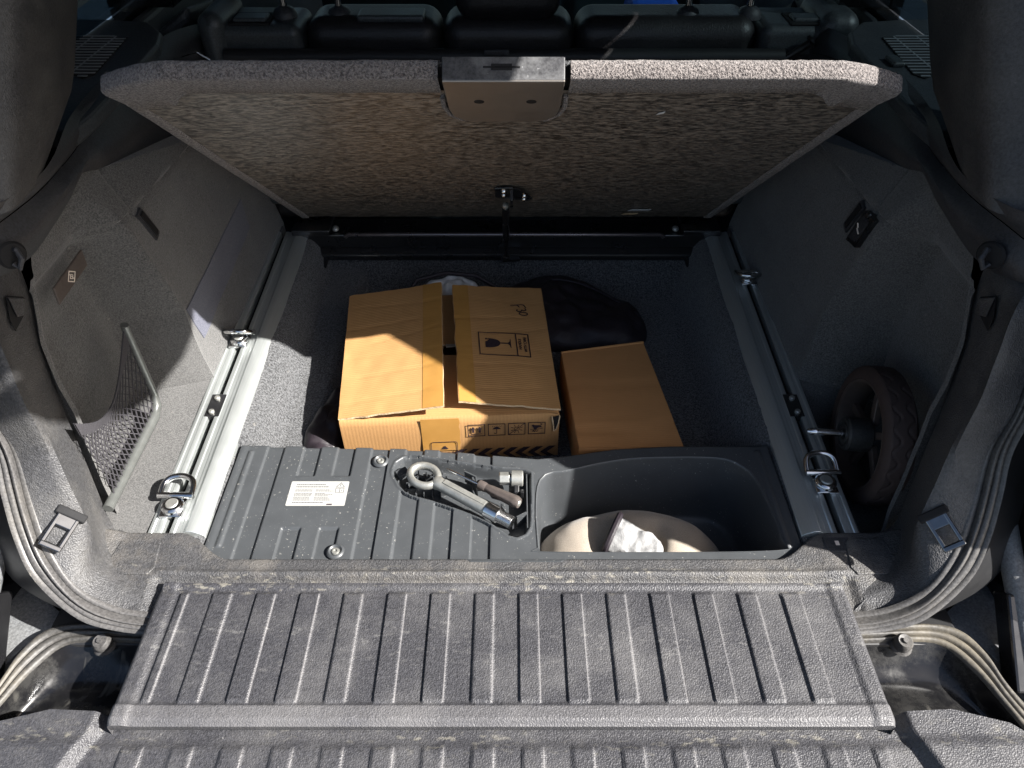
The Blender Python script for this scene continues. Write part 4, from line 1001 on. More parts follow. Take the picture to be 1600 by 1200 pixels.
# ------------------------------------------------------------------ lashing eyes on the rails
def eye(loc, lab, up, ang=0.0, src=None):
    t = thing('lashing_eye', loc, lab, 'lashing eye', 'lashing eyes clamped on the rails')
    t.rotation_euler = (0, 0, ang)
    c = Vector(loc)
    m = MB(); m.lathe([(0, 0.013), (0.0145, 0.013), (0.018, 0.010), (0.019, 0.0)], c + Vector((0, -0.006, 0)), (0, 0, 1), 24)
    m.box(c.x - 0.018, c.x + 0.018, c.y - 0.026, c.y + 0.014, c.z - 0.002, c.z + 0.004)
    m.build('base', M['chrome'], t, smooth=40, bevel=0.001)
    m = MB(); m.lathe([(0, 0.0020), (0.009, 0.0020), (0.0105, 0.0)], c + Vector((0, -0.006, 0.013)), (0, 0, 1), 24); m.build('locking_button', M['steel'], t)
    m = MB(); m.tube([c + Vector((-0.029, 0.012, 0.011)), c + Vector((0.029, 0.012, 0.011))], 0.0058, 14); m.build('pivot_pin', M['chrome'], t)
    m = MB(); P = []
    dv = Vector((0, math.cos(up), math.sin(up)))
    for k in range(25):
        a = math.pi*k/24
        P.append(c + Vector((-0.0255*math.cos(a), 0.012, 0.011)) + dv*(0.006 + 0.030*math.sin(a)**0.55))
    P = [c + Vector((-0.0255, 0.012, 0.011))] + P + [c + Vector((0.0255, 0.012, 0.011))]
    m.tube(P, 0.0052, 12); m.build('ring', M['chrome'], t)
    return t
eye((-0.5415, 0.055, 0.003), 'sunlit chrome lashing eye on the left rail beside the net pocket, nearest the sill', R(14))
eye((-0.552, 0.490, 0.003), 'chrome lashing eye halfway along the left rail, below the grey strap', R(140))
eye((0.558, 0.715, 0.003), 'shaded chrome lashing eye far back on the right rail', R(160))
eye((0.543, 0.105, 0.003), 'shaded chrome lashing eye beside the trolley wheel on the right rail', R(22))

# ------------------------------------------------------------------ storage tray
tray = thing('storage_tray', (0, 0.08, -0.012), 'black ribbed plastic tool tray with open bin, spanning the well behind the sill', 'storage tray')
TY = [(-0.475, 0.204), (-0.44, 0.205), (-0.25, 0.200), (-0.12, 0.194), (-0.03, 0.182), (0.06, 0.172), (0.12, 0.181), (0.20, 0.196), (0.30, 0.203), (0.475, 0.203)]
REC = resample([(-0.192, 0.133, 0), (-0.190, 0.160, 0), (-0.165, 0.174, 0), (-0.10, 0.163, 0), (-0.02, 0.148, 0), (0.040, 0.140, 0), (0.044, 0.110, 0), (0.042, 0.03, 0), (0.034, 0.008, 0), (0.012, 0.004, 0), (-0.028, 0.036, 0), (-0.10, 0.070, 0), (-0.165, 0.095, 0), (-0.192, 0.133, 0)], 48)
REC = [(p.x, p.y) for p in REC[:-1]]
def sd_poly(P, x, y):
    d = 1e9; ins = False
    for (ax, ay), (bx, by) in zip(P, P[1:]+P[:1]):
        ex, ey = bx-ax, by-ay; wx, wy = x-ax, y-ay
        t = max(0, min(1, (wx*ex+wy*ey)/(ex*ex+ey*ey))); qx, qy = wx-ex*t, wy-ey*t; d = min(d, qx*qx+qy*qy)
        if (ay > y) != (by > y) and x < ex*(y-ay)/(by-ay)+ax: ins = not ins
    return -math.sqrt(d) if ins else math.sqrt(d)
BIN = [(0.055, -0.020), (0.075, -0.028), (0.425, -0.026), (0.447, -0.005), (0.448, 0.040), (0.437, 0.120), (0.420, 0.152), (0.380, 0.172), (0.25, 0.172), (0.18, 0.162), (0.11, 0.142), (0.075, 0.135), (0.058, 0.110), (0.053, 0.05)]
BIN = [(p.x, p.y) for p in resample([(x, y, 0) for x, y in BIN + BIN[:1]], 73)][:-1]
bands = [(-0.426, -0.396, None), (-0.361, -0.330, 'a'), (-0.299, -0.268, 'a'), (-0.238, -0.206, None), (-0.176, -0.144, None), (-0.116, -0.084, None), (-0.053, -0.021, None)]
TZ = -0.010
def tray_z(x, y):
    z = TZ
    for a, b, kind in bands:
        if a - 0.004 < x < b + 0.004:
            w = sst(a-0.0012, a+0.0014, x)*(1-sst(b-0.0010, b+0.0010, x))
            if kind == 'a': w *= max(sst(0.129, 0.132, y), sst(0.021, 0.018, y))
            z -= 0.0040*w
    d = sd_poly(REC, x, y) if (-0.2 < x < 0.05) else 1
    if d < 0.008: z = min(z, lerp(TZ, TZ - 0.026, sst(0.002, -0.007, d)))
    if d < 0.010: z = max(z, TZ + 0.001) if 0.002 < d < 0.006 else z
    # raised ribs along both ends
    for c in (-0.4535, 0.4535):
        w = sst(0.006, 0.002, abs(x-c))*sst(0.190, 0.185, y)*sst(-0.02, -0.015, y)
        z += 0.003*w
    z += 0.0035*sst(0.012, 0.0, abs(abs(x)-0.47))*0.5
    y1 = interp(TY, x)
    z -= 0.0045*sst(y1-0.006, y1, y)**2
    return z
nx, ny = 560, 150
rows = []; 
for j in range(ny+1):
    row = []
    for i in range(nx+1):
        x = lerp(-0.474, 0.474, i/nx); y1 = interp(TY, x); y = lerp(-0.041, y1, j/ny)
        row.append((x, y, tray_z(x, y)))
    rows.append(row)
mb = MB(); mb.v = [p for r in rows for p in r]
for j in range(ny):
    for i in range(nx):
        x = lerp(-0.474, 0.474, (i+0.5)/nx); y = (rows[j][i][1] + rows[j+1][i][1])/2
        if 0.045 < x < 0.455 and sd_poly(BIN, x, y) < -0.0005: continue
        n_ = nx+1; mb.f.append((j*n_+i, j*n_+i+1, (j+1)*n_+i+1, (j+1)*n_+i))
deck = mb.build('tray_deck', M['tray'], tray, smooth=55, merge=False)
# side skirts of the deck
sk = MB()
loop = [rows[0][i] for i in range(nx+1)] + [rows[j][nx] for j in range(1, ny+1)] + [rows[ny][i] for i in range(nx-1, -1, -1)] + [rows[j][0] for j in range(ny-1, 0, -1)]
sk.grid([[ (p[0], p[1], p[2]+0.0005) for p in loop], [(p[0]*1.002, p[1], p[2]-0.008) for p in loop], [(p[0]*1.0, p[1], -0.10) for p in loop]], True); sk.build('tray_skirt', M['tray'], tray, smooth=40, merge=False)
# bin
bn = MB(); rws = []
cxb = sum(p[0] for p in BIN)/len(BIN); cyb = sum(p[1] for p in BIN)/len(BIN)
for k, (h, s) in enumerate([(0.0005, 1.006), (0.0016, 0.998), (0.0008, 0.990), (-0.004, 0.985), (-0.03, 0.975), (-0.07, 0.96), (-0.12, 0.945), (-0.150, 0.92), (-0.160, 0.86), (-0.162, 0.5), (-0.162, 0.001)]):
    rws.append([(cxb + (x-cxb)*s, cyb + (y-cyb)*(s if h > -0.11 else s), TZ + h) for x, y in BIN])
bn.grid(rws, True); bn.build('bin', M['tray'], tray, smooth=55, merge=False)
# front rim strips
m = MB(); m.box(-0.395, 0.40, -0.0475, -0.0415, -0.05, -0.0085); m.build('front_rim', M['tray'], tray, smooth=0, bevel=0.0012)
m = MB(); m.prism([(-0.06, -0.0465, -0.0075), (0.10, -0.0465, -0.0075), (0.09, -0.053, -0.0050), (-0.05, -0.053, -0.0050)][::-1], (0, 0, 0.0065)); m.build('rim_tab', M['tray'], tray, smooth=0, bevel=0.001)
# insert with cross ribs in the tool recess
def hrib(f, *a):
    m = MB(); getattr(m, f)(*a); m.build('holder_rib', M['tray'], tray, smooth=0)
for k in range(5):
    x = -0.165 + 0.014*k; hrib('box', x-0.0009, x+0.0009, 0.098, 0.150, TZ-0.027, TZ-0.009)
for k in range(3):
    y = 0.108 + 0.014*k; hrib('box', -0.170, -0.10, y-0.0009, y+0.0009, TZ-0.027, TZ-0.009)
hrib('obox', (0.006, 0.050, TZ-0.012), (0.0012, 0.0006, 0), (-0.010, 0.018, 0), (0, 0, 0.012))
hrib('obox', (0.030, 0.044, TZ-0.010), (0.008, 0.005, 0), (-0.0008, 0.0013, 0), (0, 0, 0.013))
hrib('obox', (-0.058, 0.128, TZ-0.006), (0.010, -0.006, 0), (0.0006, 0.001, 0), (0, 0, 0.014))
hrib('obox', (-0.050, 0.112, TZ-0.008), (0.0012, 0.001, 0), (0.004, -0.010, 0), (0, 0, 0.014))
hrib('box', 0.0385, 0.0405, 0.02, 0.135, TZ-0.026, TZ-0.001)
hrib('obox', (-0.178, 0.140, TZ-0.006), (0.008, 0.006, 0), (-0.004, 0.006, 0), (0, 0, 0.006))
# fixing screws in dished seats
for x, y in ((-0.219, 0.165), (-0.265, -0.026)):
    m = MB(); m.lathe([(0.0065, -0.0015), (0.008, 0.0006), (0.0105, 0.0028), (0.0125, 0.0022), (0.0145, -0.0005)], (x, y, TZ), (0, 0, 1), 24); se = m.build('screw_seat', M['tray'], tray)
    m = MB(); m.lathe([(0.0, 0.0005), (0.0025, 0.0005), (0.003, 0.0024), (0.0055, 0.0022), (0.0066, 0.0)], (x, y, TZ), (0, 0, 1), 20); m.build('fixing_screw', M['steel'], se)
# warning label
lb = MB(); LQ = [Vector((-0.364, 0.064, TZ+0.0006)), Vector((-0.266, 0.064, TZ+0.0006)), Vector((-0.266, 0.117, TZ+0.0006)), Vector((-0.366, 0.117, TZ+0.0006))]
pl3 = Plane((-0.365, 0.064, TZ), (1, 0, 0), (0, 1, 0))
W_, H_ = 0.099, 0.053
lb.prism([pl3.p(x, y, 0.0004) for x, y in rrect(0, W_, 0, H_, 0.002, 4)], (0, 0, 0.0003)); label = lb.build('warning_label', M['label'], tray, smooth=0)
pr = MB(); rnd = random.Random(3)
def txtline(x0, x1, y, h):
    x = x0
    while x < x1:
        w = rnd.uniform(0.0012, 0.0045); pl3.poly(pr, [(x, y), (min(x+w, x1), y), (min(x+w, x1), y+h), (x, y+h)], 0.0008, 0.0001); x += w + 0.0007
txtline(0.010, 0.060, 0.0445, 0.0016); txtline(0.010, 0.066, 0.0398, 0.0016)
for q, (ya_, n) in enumerate(((0.0335, 2), (0.0255, 3), (0.0165, 3))):
    for k in range(n):
        txtline(0.010, rnd.uniform(0.030, 0.040), ya_ - k*0.0026, 0.0010); txtline(0.045, rnd.uniform(0.062, 0.076), ya_ - k*0.0026, 0.0010)
txtline(0.010, 0.062, 0.0060, 0.0014)
pl3.line(pr, [(0.0785, 0.040), (0.0925, 0.040), (0.0855, 0.0500)], 0.0008, 0.0008, 0.0001, True)
pl3.line(pr, [(0.0855, 0.0425), (0.0855, 0.0465)], 0.0009, 0.0008, 0.0001)
pl3.line(pr, [(0.0785, 0.0285), (0.0925, 0.0285), (0.0925, 0.0375), (0.0785, 0.0375)], 0.0007, 0.0008, 0.0001, True)
pl3.line(pr, [(0.0855, 0.0285), (0.0855, 0.0375)], 0.0007, 0.0008, 0.0001); pl3.line(pr, [(0.089, 0.031), (0.089, 0.035)], 0.0006, 0.0008, 0.0001)
pr.build('label_print', M['ink_grey'], label, smooth=0, merge=False)
pk = MB(); pl3.poly(pk, [(0.068, 0.0015), (0.0775, 0.0015), (0.078, 0.0042), (0.0685, 0.0042)], 0.0008, 0.0001); pk.build('label_bar', M['ink'], label, smooth=0)

# ------------------------------------------------------------------ tools in the tray
te = thing('tow_eye', (-0.06, 0.07, -0.02), 'large zinc tow eye with a ring end and threaded tip, lying in the tool tray', 'tow eye')
A_ = Vector((-0.137, 0.121, 0.001)); D_ = (Vector((0.032, 0.013, -0.004)) - A_).normalized(); S_ = Vector((-D_.y, D_.x, 0)).normalized(); U_ = D_.cross(S_)
m = MB(); ring = []
for k in range(37):
    a = 2*math.pi*k/36
    ring.append(A_ + D_*(0.0255*math.cos(a)) + S_*(0.0210*math.sin(a)))
rows = []
for i in range(36):
    p = ring[i]; t_ = (ring[(i+1) % 36] - ring[i-1]).normalized(); o_ = t_.cross(U_).normalized()
    rows.append([p + (o_*math.cos(q)*0.0064 + U_*math.sin(q)*0.0078) for q in [2*math.pi*k/12 for k in range(12)]])
m.grid(rows + [rows[0]], True)
L0 = 0.029
path = [A_ + D_*s for s in (L0-0.006, L0, L0+0.008, L0+0.018, L0+0.050, L0+0.102)]
m.tube(path, [0.0095, 0.0125, 0.0108, 0.0112, 0.0112, 0.0118], 20)
m.obox(A_ + D_*(L0+0.055) + S_*0.002 + U_*0.008, D_*0.042, S_*0.0045, U_*0.0042)
sh_ = m.build('shank', M['steel'], te, smooth=50)
m = MB(); m.tube([A_ + D_*s for s in (L0+0.100, L0+0.101, L0+0.124, L0+0.125)], [0.0120, 0.0136, 0.0136, 0.0122], 24); m.build('collar', M['steel_bright'], te)
m = MB(); pth = []; rad = []
for k in range(45):
    pth.append(A_ + D_*(L0 + 0.125 + 0.026*k/44)); rad.append(0.0094 + 0.0016*(k % 4 in (1, 2)))
m.tube(pth, rad, 20); m.build('thread', M['steel_bright'], te, smooth=20)

sd = thing('screwdriver', (0.0, 0.09, -0.02), 'small screwdriver with dark grip and thin shaft, beside the tow eye', 'screwdriver')
a = Vector((-0.100, 0.142, -0.006)); b = Vector((0.030, 0.060, -0.001)); d = (b-a)
m = MB(); m.tube([a, a + d*0.06, a + d*0.5], [0.0016, 0.0024, 0.0026], 10); m.build('shaft', M['steel_bright'], sd)
m = MB(); m.tube([a + d*0.44, a + d*0.45, a + d*0.52, a + d*0.54], [0.006, 0.0085, 0.0085, 0.0075], 18); m.build('ferrule', M['tool_grip'], sd)
m = MB(); u_ = d.normalized(); w_ = Vector((-u_.y, u_.x, 0)); h_ = u_.cross(w_)
rows = []
for k in range(13):
    t = k/12; r_ = interp([(0, 0.0065), (0.15, 0.0082), (0.8, 0.0105), (0.93, 0.0108), (1, 0.0085)], t); c_ = a + d*lerp(0.53, 0.97, t)
    rows.append([c_ + (w_*math.cos(q) + h_*math.sin(q))*r_*(1 - 0.10*(1 if 0.1 < t < 0.9 else 0)*(0.5 + 0.5*math.cos(6*q))) for q in [2*math.pi*n/36 for n in range(36)]])
m.grid(rows, True); m.poly(rows[0][::-1]); m.poly(rows[-1]); m.build('grip', M['tool_grip'], sd, smooth=50)
m = MB(); m.lathe([(0, 0.0015), (0.0045, 0.0012), (0.0055, 0.0)], a + d*0.97, u_, 18); m.build('end_cap', M['steel'], sd)

wb = thing('wheel_lock_adaptor', (0.02, 0.11, -0.02), 'short pale hexagon socket adaptor at the right end of the tool recess', 'adaptor')
m = MB(); m.tube([(-0.008, 0.112, 0.004), (-0.007, 0.112, 0.004), (0.010, 0.112, 0.004)], [0.0100, 0.0115, 0.0115], 6); m.build('hexagon', M['steel'], wb, smooth=0, bevel=0.001)
m = MB(); m.tube([(0.010, 0.112, 0.004), (0.013, 0.112, 0.004), (0.0135, 0.112, 0.004), (0.031, 0.112, 0.004), (0.033, 0.112, 0.004)], [0.008, 0.009, 0.0138, 0.0138, 0.012], 22); m.build('socket', M['steel'], wb)
m = MB(); m.obox((0.022, 0.094, -0.010), (0.004, 0.001, 0), (0, 0.006, 0.003), (0, 0, 0.010)); m.obox((0.031, 0.090, -0.012), (0.003, 0, 0), (0, 0.004, 0), (0, 0, 0.010)); m.build('clip', M['black_metal'], wb, smooth=0, bevel=0.001)

# ------------------------------------------------------------------ things in the bin
pw = thing('travel_pillow', (0.21, 0.03, -0.13), 'beige plush travel pillow stuffed in the open bin of the tray', 'pillow')
def pil_xy(a, r):
    ca, sa = math.cos(a), math.sin(a)
    x = math.copysign(abs(ca)**0.75, ca)*0.168*r; y = math.copysign(abs(sa)**0.8, sa)*0.078*r
    return 0.222 + x, 0.048 + y + 0.012*math.cos(x*14)
def pil_z(x, y, r):
    h = 0.078*(1 - r**3.2)**0.6 if r < 1 else 0.0
    h *= 1 - 0.42*math.exp(-((x - 0.262 - 0.25*(y-0.05))/0.016)**2)*sst(0.10, 0.02, y) - 0.14*math.exp(-((x - 0.165)/0.03)**2)
    h *= 1 - 0.25*sst(0.33, 0.39, x) + 0.06*nz(x*12, y*12, 3)
    return -0.148 + h + 0.0015*nz(x*45, y*45, 6)
m = MB(); rows = []
for j in range(31):
    r = 1 - j/30*0.995
    rows.append([(lambda q: (q[0], q[1], pil_z(q[0], q[1], r)))(pil_xy(2*math.pi*i/96, r)) for i in range(96)])
m.grid([[(x, y, -0.158) for x, y, z in rows[0]]] + rows, True); m.poly(rows[-1]); cu = m.build('cushion', M['beige'], pw, smooth=80, merge=False)
pc = thing('drawstring_pouch', (0.21, 0.02, -0.06), 'small pouch with white lining and black rim, lying on the beige pillow', 'pouch')
m = MB(); rows = []
o0 = Vector((0.186, 0.052, -0.076)); ax_ = Vector((0.88, -0.42, -0.12)).normalized()
sx_ = Vector((0.30, 0.62, 0.20)).normalized(); sx_ = (sx_ - ax_*sx_.dot(ax_)).normalized(); uz_ = ax_.cross(sx_)
for i in range(25):
    t = i/24; c = o0 + Vector((0, 0, 0.008)) + ax_*(0.090*t); wv_ = lerp(0.034, 0.020, t); hv_ = lerp(0.014, 0.009, t)
    if t > 0.9: wv_ *= 1 - (t-0.9)*6; hv_ *= 1 - (t-0.9)*6
    rows.append([c + sx_*math.cos(q)*wv_ + uz_*math.sin(q)*hv_ + (sx_ + uz_)*(0.006*nz(q*1.6, t*6, 8) + 0.004*abs(nz(q*3.5, t*9, 2)))*sst(0, .15, t) for q in [2*math.pi*k/28 for k in range(28)]])
m.grid(rows, True); m.poly(rows[-1]); m.build('lining', M['white_cloth'], pc, smooth=60, subd=1)
m = MB(); m.tube([p + (p - o0).normalized()*0.001 for p in rows[0]] + [rows[0][0]], 0.0060, 8); m.grid([rows[0], [p*0.93 + o0*0.07 - ax_*0.006 for p in rows[0]]], True); m.build('rim', M['nylon'], pc)

# ------------------------------------------------------------------ the big carton
bx = thing('cardboard_box', (-0.105, 0.46, -0.118), 'large opened cardboard box with glass symbol, taped flaps ajar and chevron band', 'box')
ZB, ZT = -0.117, -0.002
FL, FR_, BR, BL = Vector((-0.307, 0.253, 0)), Vector((0.104, 0.276, 0)), Vector((0.079, 0.676, 0)), Vector((-0.349, 0.643, 0))
def ring_at(z, off=0.0, bulge=0.0):
    pts = []
    cs = [FL, FR_, BR, BL]; c = sum(cs, Vector())/4
    for a, b in zip(cs, cs[1:]+cs[:1]):
        for k in range(16):
            t = k/16; p = a.lerp(b, t); n_ = (b-a).normalized(); n_ = Vector((n_.y, -n_.x, 0))
            p = p + n_*(off + bulge*math.sin(math.pi*t) + 0.0012*nz(p.x*14, p.y*14, z*20))
            pts.append(Vector((p.x, p.y, z)))
    return pts
walls = MB()
levels = [(ZB, 0.0, -0.001), (ZB + 0.03, 0.0, 0.001), (ZB+0.07, 0.0005, 0.002), (ZT-0.014, 0.0005, 0.0012), (ZT-0.004, 0.0, 0.0), (ZT, -0.0022, 0.0)]
walls.grid([ring_at(*l) for l in levels] + [ring_at(ZT, -0.0065), ring_at(ZB+0.01, -0.0065)], True)
walls.poly(ring_at(ZB + 0.002, -0.001))
wl = walls.build('carton_walls', M['card_front'], bx, smooth=50, merge=False)
DENT = [(0.12, 0.05, 0.0012, -0.2, 0.9), (0.30, 0.03, 0.0015, 0.1, 1.2), (0.44, -0.02, 0.0009, -0.2, 1.2), (0.57, 0.10, 0.0013, 0.2, 1.2), (0.70, 0.04, 0.0016, -0.2, 0.8), (0.86, -0.03, 0.0010, 0.0, 1.2)]
def flap(name, quad, n=18, th=0.0042, sag=0.0, mat=None, seed=0, torn=None):
    a, b, c, d = [Vector(q) for q in quad]          # a-b front edge, d-c back edge
    nrm = (b-a).cross(d-a).normalized()
    top = []; bot = []
    for j in range(n+1):
        v = j/n; rt = []; rb = []
        for i in range(n+1):
            u = i/n
            uu = u; vv = v
            p = a.lerp(b, uu).lerp(d.lerp(c, uu), vv)
            if torn: 
                k = 0.0022*nz(u*9, v*9, seed+4)
                if j in (0, n): p += (d-a).normalized()*k
                if (torn == 'r' and i == n) or (torn == 'l' and i == 0): p += (b-a).normalized()*k*1.3
            p -= nrm*sum(dd*math.exp(-((v - v0 - sl_*(u-0.5) - 0.006*nz(u*5, v0*9, seed))/0.0065)**2)*sst(ua, ua+0.1, u)*sst(ub, ub-0.1, u) for v0, sl_, dd, ua, ub in DENT)
            p += nrm*(sag*math.sin(math.pi*u)*math.sin(math.pi*v) + 0.0022*nz(u*2.6, v*3.2, seed) + 0.0008*nz(u*7, v*9, seed+2))
            rt.append(p); rb.append(p - nrm*th)
        top.append(rt); bot.append(rb)
    m = MB(); m.grid(top); m.grid([r[::-1] for r in bot])
    edge = lambda L: L[0] + [r[-1] for r in L[1:]] + L[-1][-2::-1] + [r[0] for r in L[-2:0:-1]]
    e = MB(); e.grid([edge(top), edge(bot)], True)
    o = m.build(name, mat or M['card'], bx, smooth=60, merge=False)
    e.build('cut_edge', M['card_edge'], o, smooth=0, merge=False)
    return o, top, nrm
LQ = [(-0.309, 0.258, 0.001), (-0.111, 0.262, 0.032), (-0.143, 0.655, 0.034), (-0.351, 0.648, 0.002)]
RQ = [(-0.085, 0.282, 0.024), (0.106, 0.284, 0.002), (0.080, 0.676, 0.003), (-0.119, 0.652, 0.029)]
fb, _, _ = flap('minor_flap', [(-0.300, 0.258, -0.003), (0.097, 0.278, -0.003), (0.09, 0.462, -0.006), (-0.315, 0.440, -0.006)], 8, seed=11)
fb2, _, _ = flap('minor_flap', [(-0.335, 0.478, -0.006), (0.085, 0.492, -0.006), (0.076, 0.668, -0.003), (-0.345, 0.640, -0.003)], 8, seed=15)
lf, lt_, ln_ = flap('left_flap', LQ, n=72, seed=21, torn='r', sag=-0.003)
rf, rt_, rn_ = flap('right_flap', RQ, n=72, seed=33, torn='l', sag=0.002)
fk, _, _ = flap('under_flap', [(-0.03, 0.30, 0.0), (0.098, 0.30, -0.001), (0.078, 0.682, 0.000), (-0.03, 0.679, 0.004)], 6, seed=41)
def tape_on(grid_, nrm, u0, u1, over=0.0, name='tape', par=None):
    n = len(grid_)-1; rows = []
    for j in range(n+1):
        a = grid_[j]; 
        def at_(u):
            f = u*n; i = min(n-1, int(f)); return a[i].lerp(a[i+1], f-i)
        rows.append([at_(lerp(u0, u1, k/6)) + nrm*0.0007 for k in range(7)])
    m = MB(); m.grid(rows); return m.build(name, M['tape'], par, smooth=60, merge=False)
tape_on(lt_, ln_, 0.80, 0.995, name='tape', par=lf)
tape_on(rt_, rn_, 0.006, 0.17, name='tape', par=rf)
# grey clasp of string glimpsed in the gap
m = MB(); m.obox((-0.108, 0.47, 0.004), (0.014, 0.001, 0), (0, 0.004, 0), (0, 0, 0.0015)); m.build('tape_scrap', M['steel'], bx, smooth=0)
# front wall prints
fp = Plane(FL + Vector((0, 0, ZT)), FR_ - FL, (0, 0, 1)); fp.o += fp.n*0.0026
def fpx(u, v):      # distance along the front wall / height under the rim, from metric layout
    return (u, -v)
m = MB(); rows = []
for j in range(9):
    row = []
    for i in range(9):
        x = lerp(0.150, 0.222, i/8) + 0.003*nz(j, i*0.3, 2); y = lerp(0.001, -0.085, j/8)
        row.append(fp.p(x, y, 0.0004 + 0.0009*abs(nz(x*60, y*60, 4))))
    rows.append(row)
m.grid(rows); m.build('tape', M['tape'], wl, smooth=180, merge=False)
ic = MB()
def frame(x0, x1, y0, y1, w=0.0016): fp.line(ic, [(x0, y0), (x1, y0), (x1, y1), (x0, y1)], w, 0.0016, 0.0003, True)
IX = [0.238, 0.2765, 0.3145, 0.3525]; IW, IY0, IY1 = 0.0315, -0.047, -0.017
def arrow(x):
    fp.poly(ic, [(x-0.0021, IY0+0.0090), (x+0.0021, IY0+0.0090), (x+0.0021, IY0+0.0180), (x+0.0044, IY0+0.0180), (x, IY0+0.0250), (x-0.0044, IY0+0.0180), (x-0.0021, IY0+0.0180)], 0.0016, 0.0003)
def flush(nm):
    global ic
    ic.build(nm, M['ink'], wl, smooth=0, merge=False); ic = MB()
x = IX[0]; frame(x, x+IW, IY0, IY1); arrow(x+0.0095); arrow(x+0.0220); fp.line(ic, [(x+0.0055, IY0+0.0052), (x+0.026, IY0+0.0052)], 0.0012, 0.0016, 0.0003)
flush('arrow_symbol')
x = IX[1]; frame(x, x+IW, IY0, IY1); fp.poly(ic, [(x+0.0075 + 0.0165*k/12, IY0+0.0165 + 0.0062*math.sin(math.pi*k/12)) for k in range(13)], 0.0016, 0.0003)
fp.line(ic, [(x+0.0158, IY0+0.0165), (x+0.0158, IY0+0.0065), (x+0.0145, IY0+0.0048), (x+0.0122, IY0+0.0048), (x+0.0112, IY0+0.0065)], 0.0013, 0.0016, 0.0003)
for k in range(5): fp.line(ic, [(x+0.009+0.004*k, IY0+0.0255), (x+0.0075+0.004*k, IY0+0.0228)], 0.0007, 0.0016, 0.0003)
flush('umbrella_symbol')
x = IX[2]; frame(x, x+IW, IY0, IY1); c_ = (x+IW/2, (IY0+IY1)/2)
fp.line(ic, [(c_[0]+0.005*math.cos(a), c_[1]+0.005*math.sin(a)) for a in [2*math.pi*k/16 for k in range(16)]], 0.0011, 0.0016, 0.0003, True)
for k in range(8):
    a = 2*math.pi*(k+0.5)/8; fp.line(ic, [(c_[0]+0.0075*math.cos(a), c_[1]+0.0075*math.sin(a)), (c_[0]+0.0112*math.cos(a), c_[1]+0.0112*math.sin(a))], 0.0012, 0.0016, 0.0003)
fp.line(ic, [(x, IY0), (x+IW, IY1)], 0.0011, 0.0016, 0.0003)
flush('sun_symbol')
x = IX[3]; frame(x, x+IW, IY0, IY1)      # hand hook: a fist and cuff over a broken edge
fp.poly(ic, [(x+0.006, IY0+0.0225), (x+0.0095, IY0+0.0245), (x+0.0125, IY0+0.0225), (x+0.024, IY0+0.0215), (x+0.0255, IY0+0.0175), (x+0.018, IY0+0.0162), (x+0.0145, IY0+0.0115), (x+0.0105, IY0+0.0125), (x+0.0095, IY0+0.0175)], 0.0016, 0.0003)
fp.poly(ic, [(x+0.0225, IY0+0.0242), (x+0.026, IY0+0.0236), (x+0.026, IY0+0.0264), (x+0.0225, IY0+0.027)], 0.0016, 0.0003)
fp.line(ic, [(x+0.004, IY0+0.0118), (x+0.010, IY0+0.0095), (x+0.016, IY0+0.0115), (x+0.0275, IY0+0.0145)], 0.0010, 0.0016, 0.0003)
fp.line(ic, [(x+0.008, IY0+0.0055), (x+0.0095, IY0+0.0080), (x+0.0115, IY0+0.0055), (x+0.0135, IY0+0.0080), (x+0.016, IY0+0.0062), (x+0.018, IY0+0.0085)], 0.0013, 0.0016, 0.0003)
flush('hook_symbol')
# rounded frame with a small triangle
fp.line(ic, rrect(0.166, 0.216, -0.090, -0.060, 0.005, 4), 0.0012, 0.0016, 0.0003, True)
fp.poly(ic, [(0.1855, -0.0795), (0.1985, -0.0795), (0.192, -0.0705)], 0.0016, 0.0003)
flush('triangle_mark')
# chevron band
k = 0
x = 0.205
while x < 0.395:
    cy_ = -0.098; a_ = 0.0155
    fp.poly(ic, [(x, cy_), (x+0.017, cy_+a_), (x+0.030, cy_+a_), (x+0.013, cy_)], 0.0016, 0.0003)
    fp.poly(ic, [(x, cy_), (x+0.013, cy_), (x+0.028, cy_-a_*0.8), (x+0.015, cy_-a_*0.8)], 0.0016, 0.0003)
    x += 0.0245; flush('chevron')
# torn corner
m = MB(); m.prism([fp.p(0.397, -0.006, -0.001), fp.p(0.4105, -0.003, -0.001), fp.p(0.406, -0.036, -0.001), fp.p(0.401, -0.040, -0.001)], fp.n*0.0016); tc = m.build('torn_corner', M['black'], wl, smooth=0)
m = MB(); m.tube([fp.p(0.3965, -0.004, 0.001), fp.p(0.398, -0.015, 0.002), fp.p(0.400, -0.028, 0.001), fp.p(0.4015, -0.042, 0.001)], [0.0012, 0.0016, 0.0010, 0.0014], 6); m.tube([fp.p(0.411, -0.002, 0.001), fp.p(0.409, -0.02, 0.002), fp.p(0.405, -0.04, 0.001)], 0.0012, 6); m.build('torn_fibres', M['card_edge'], tc)
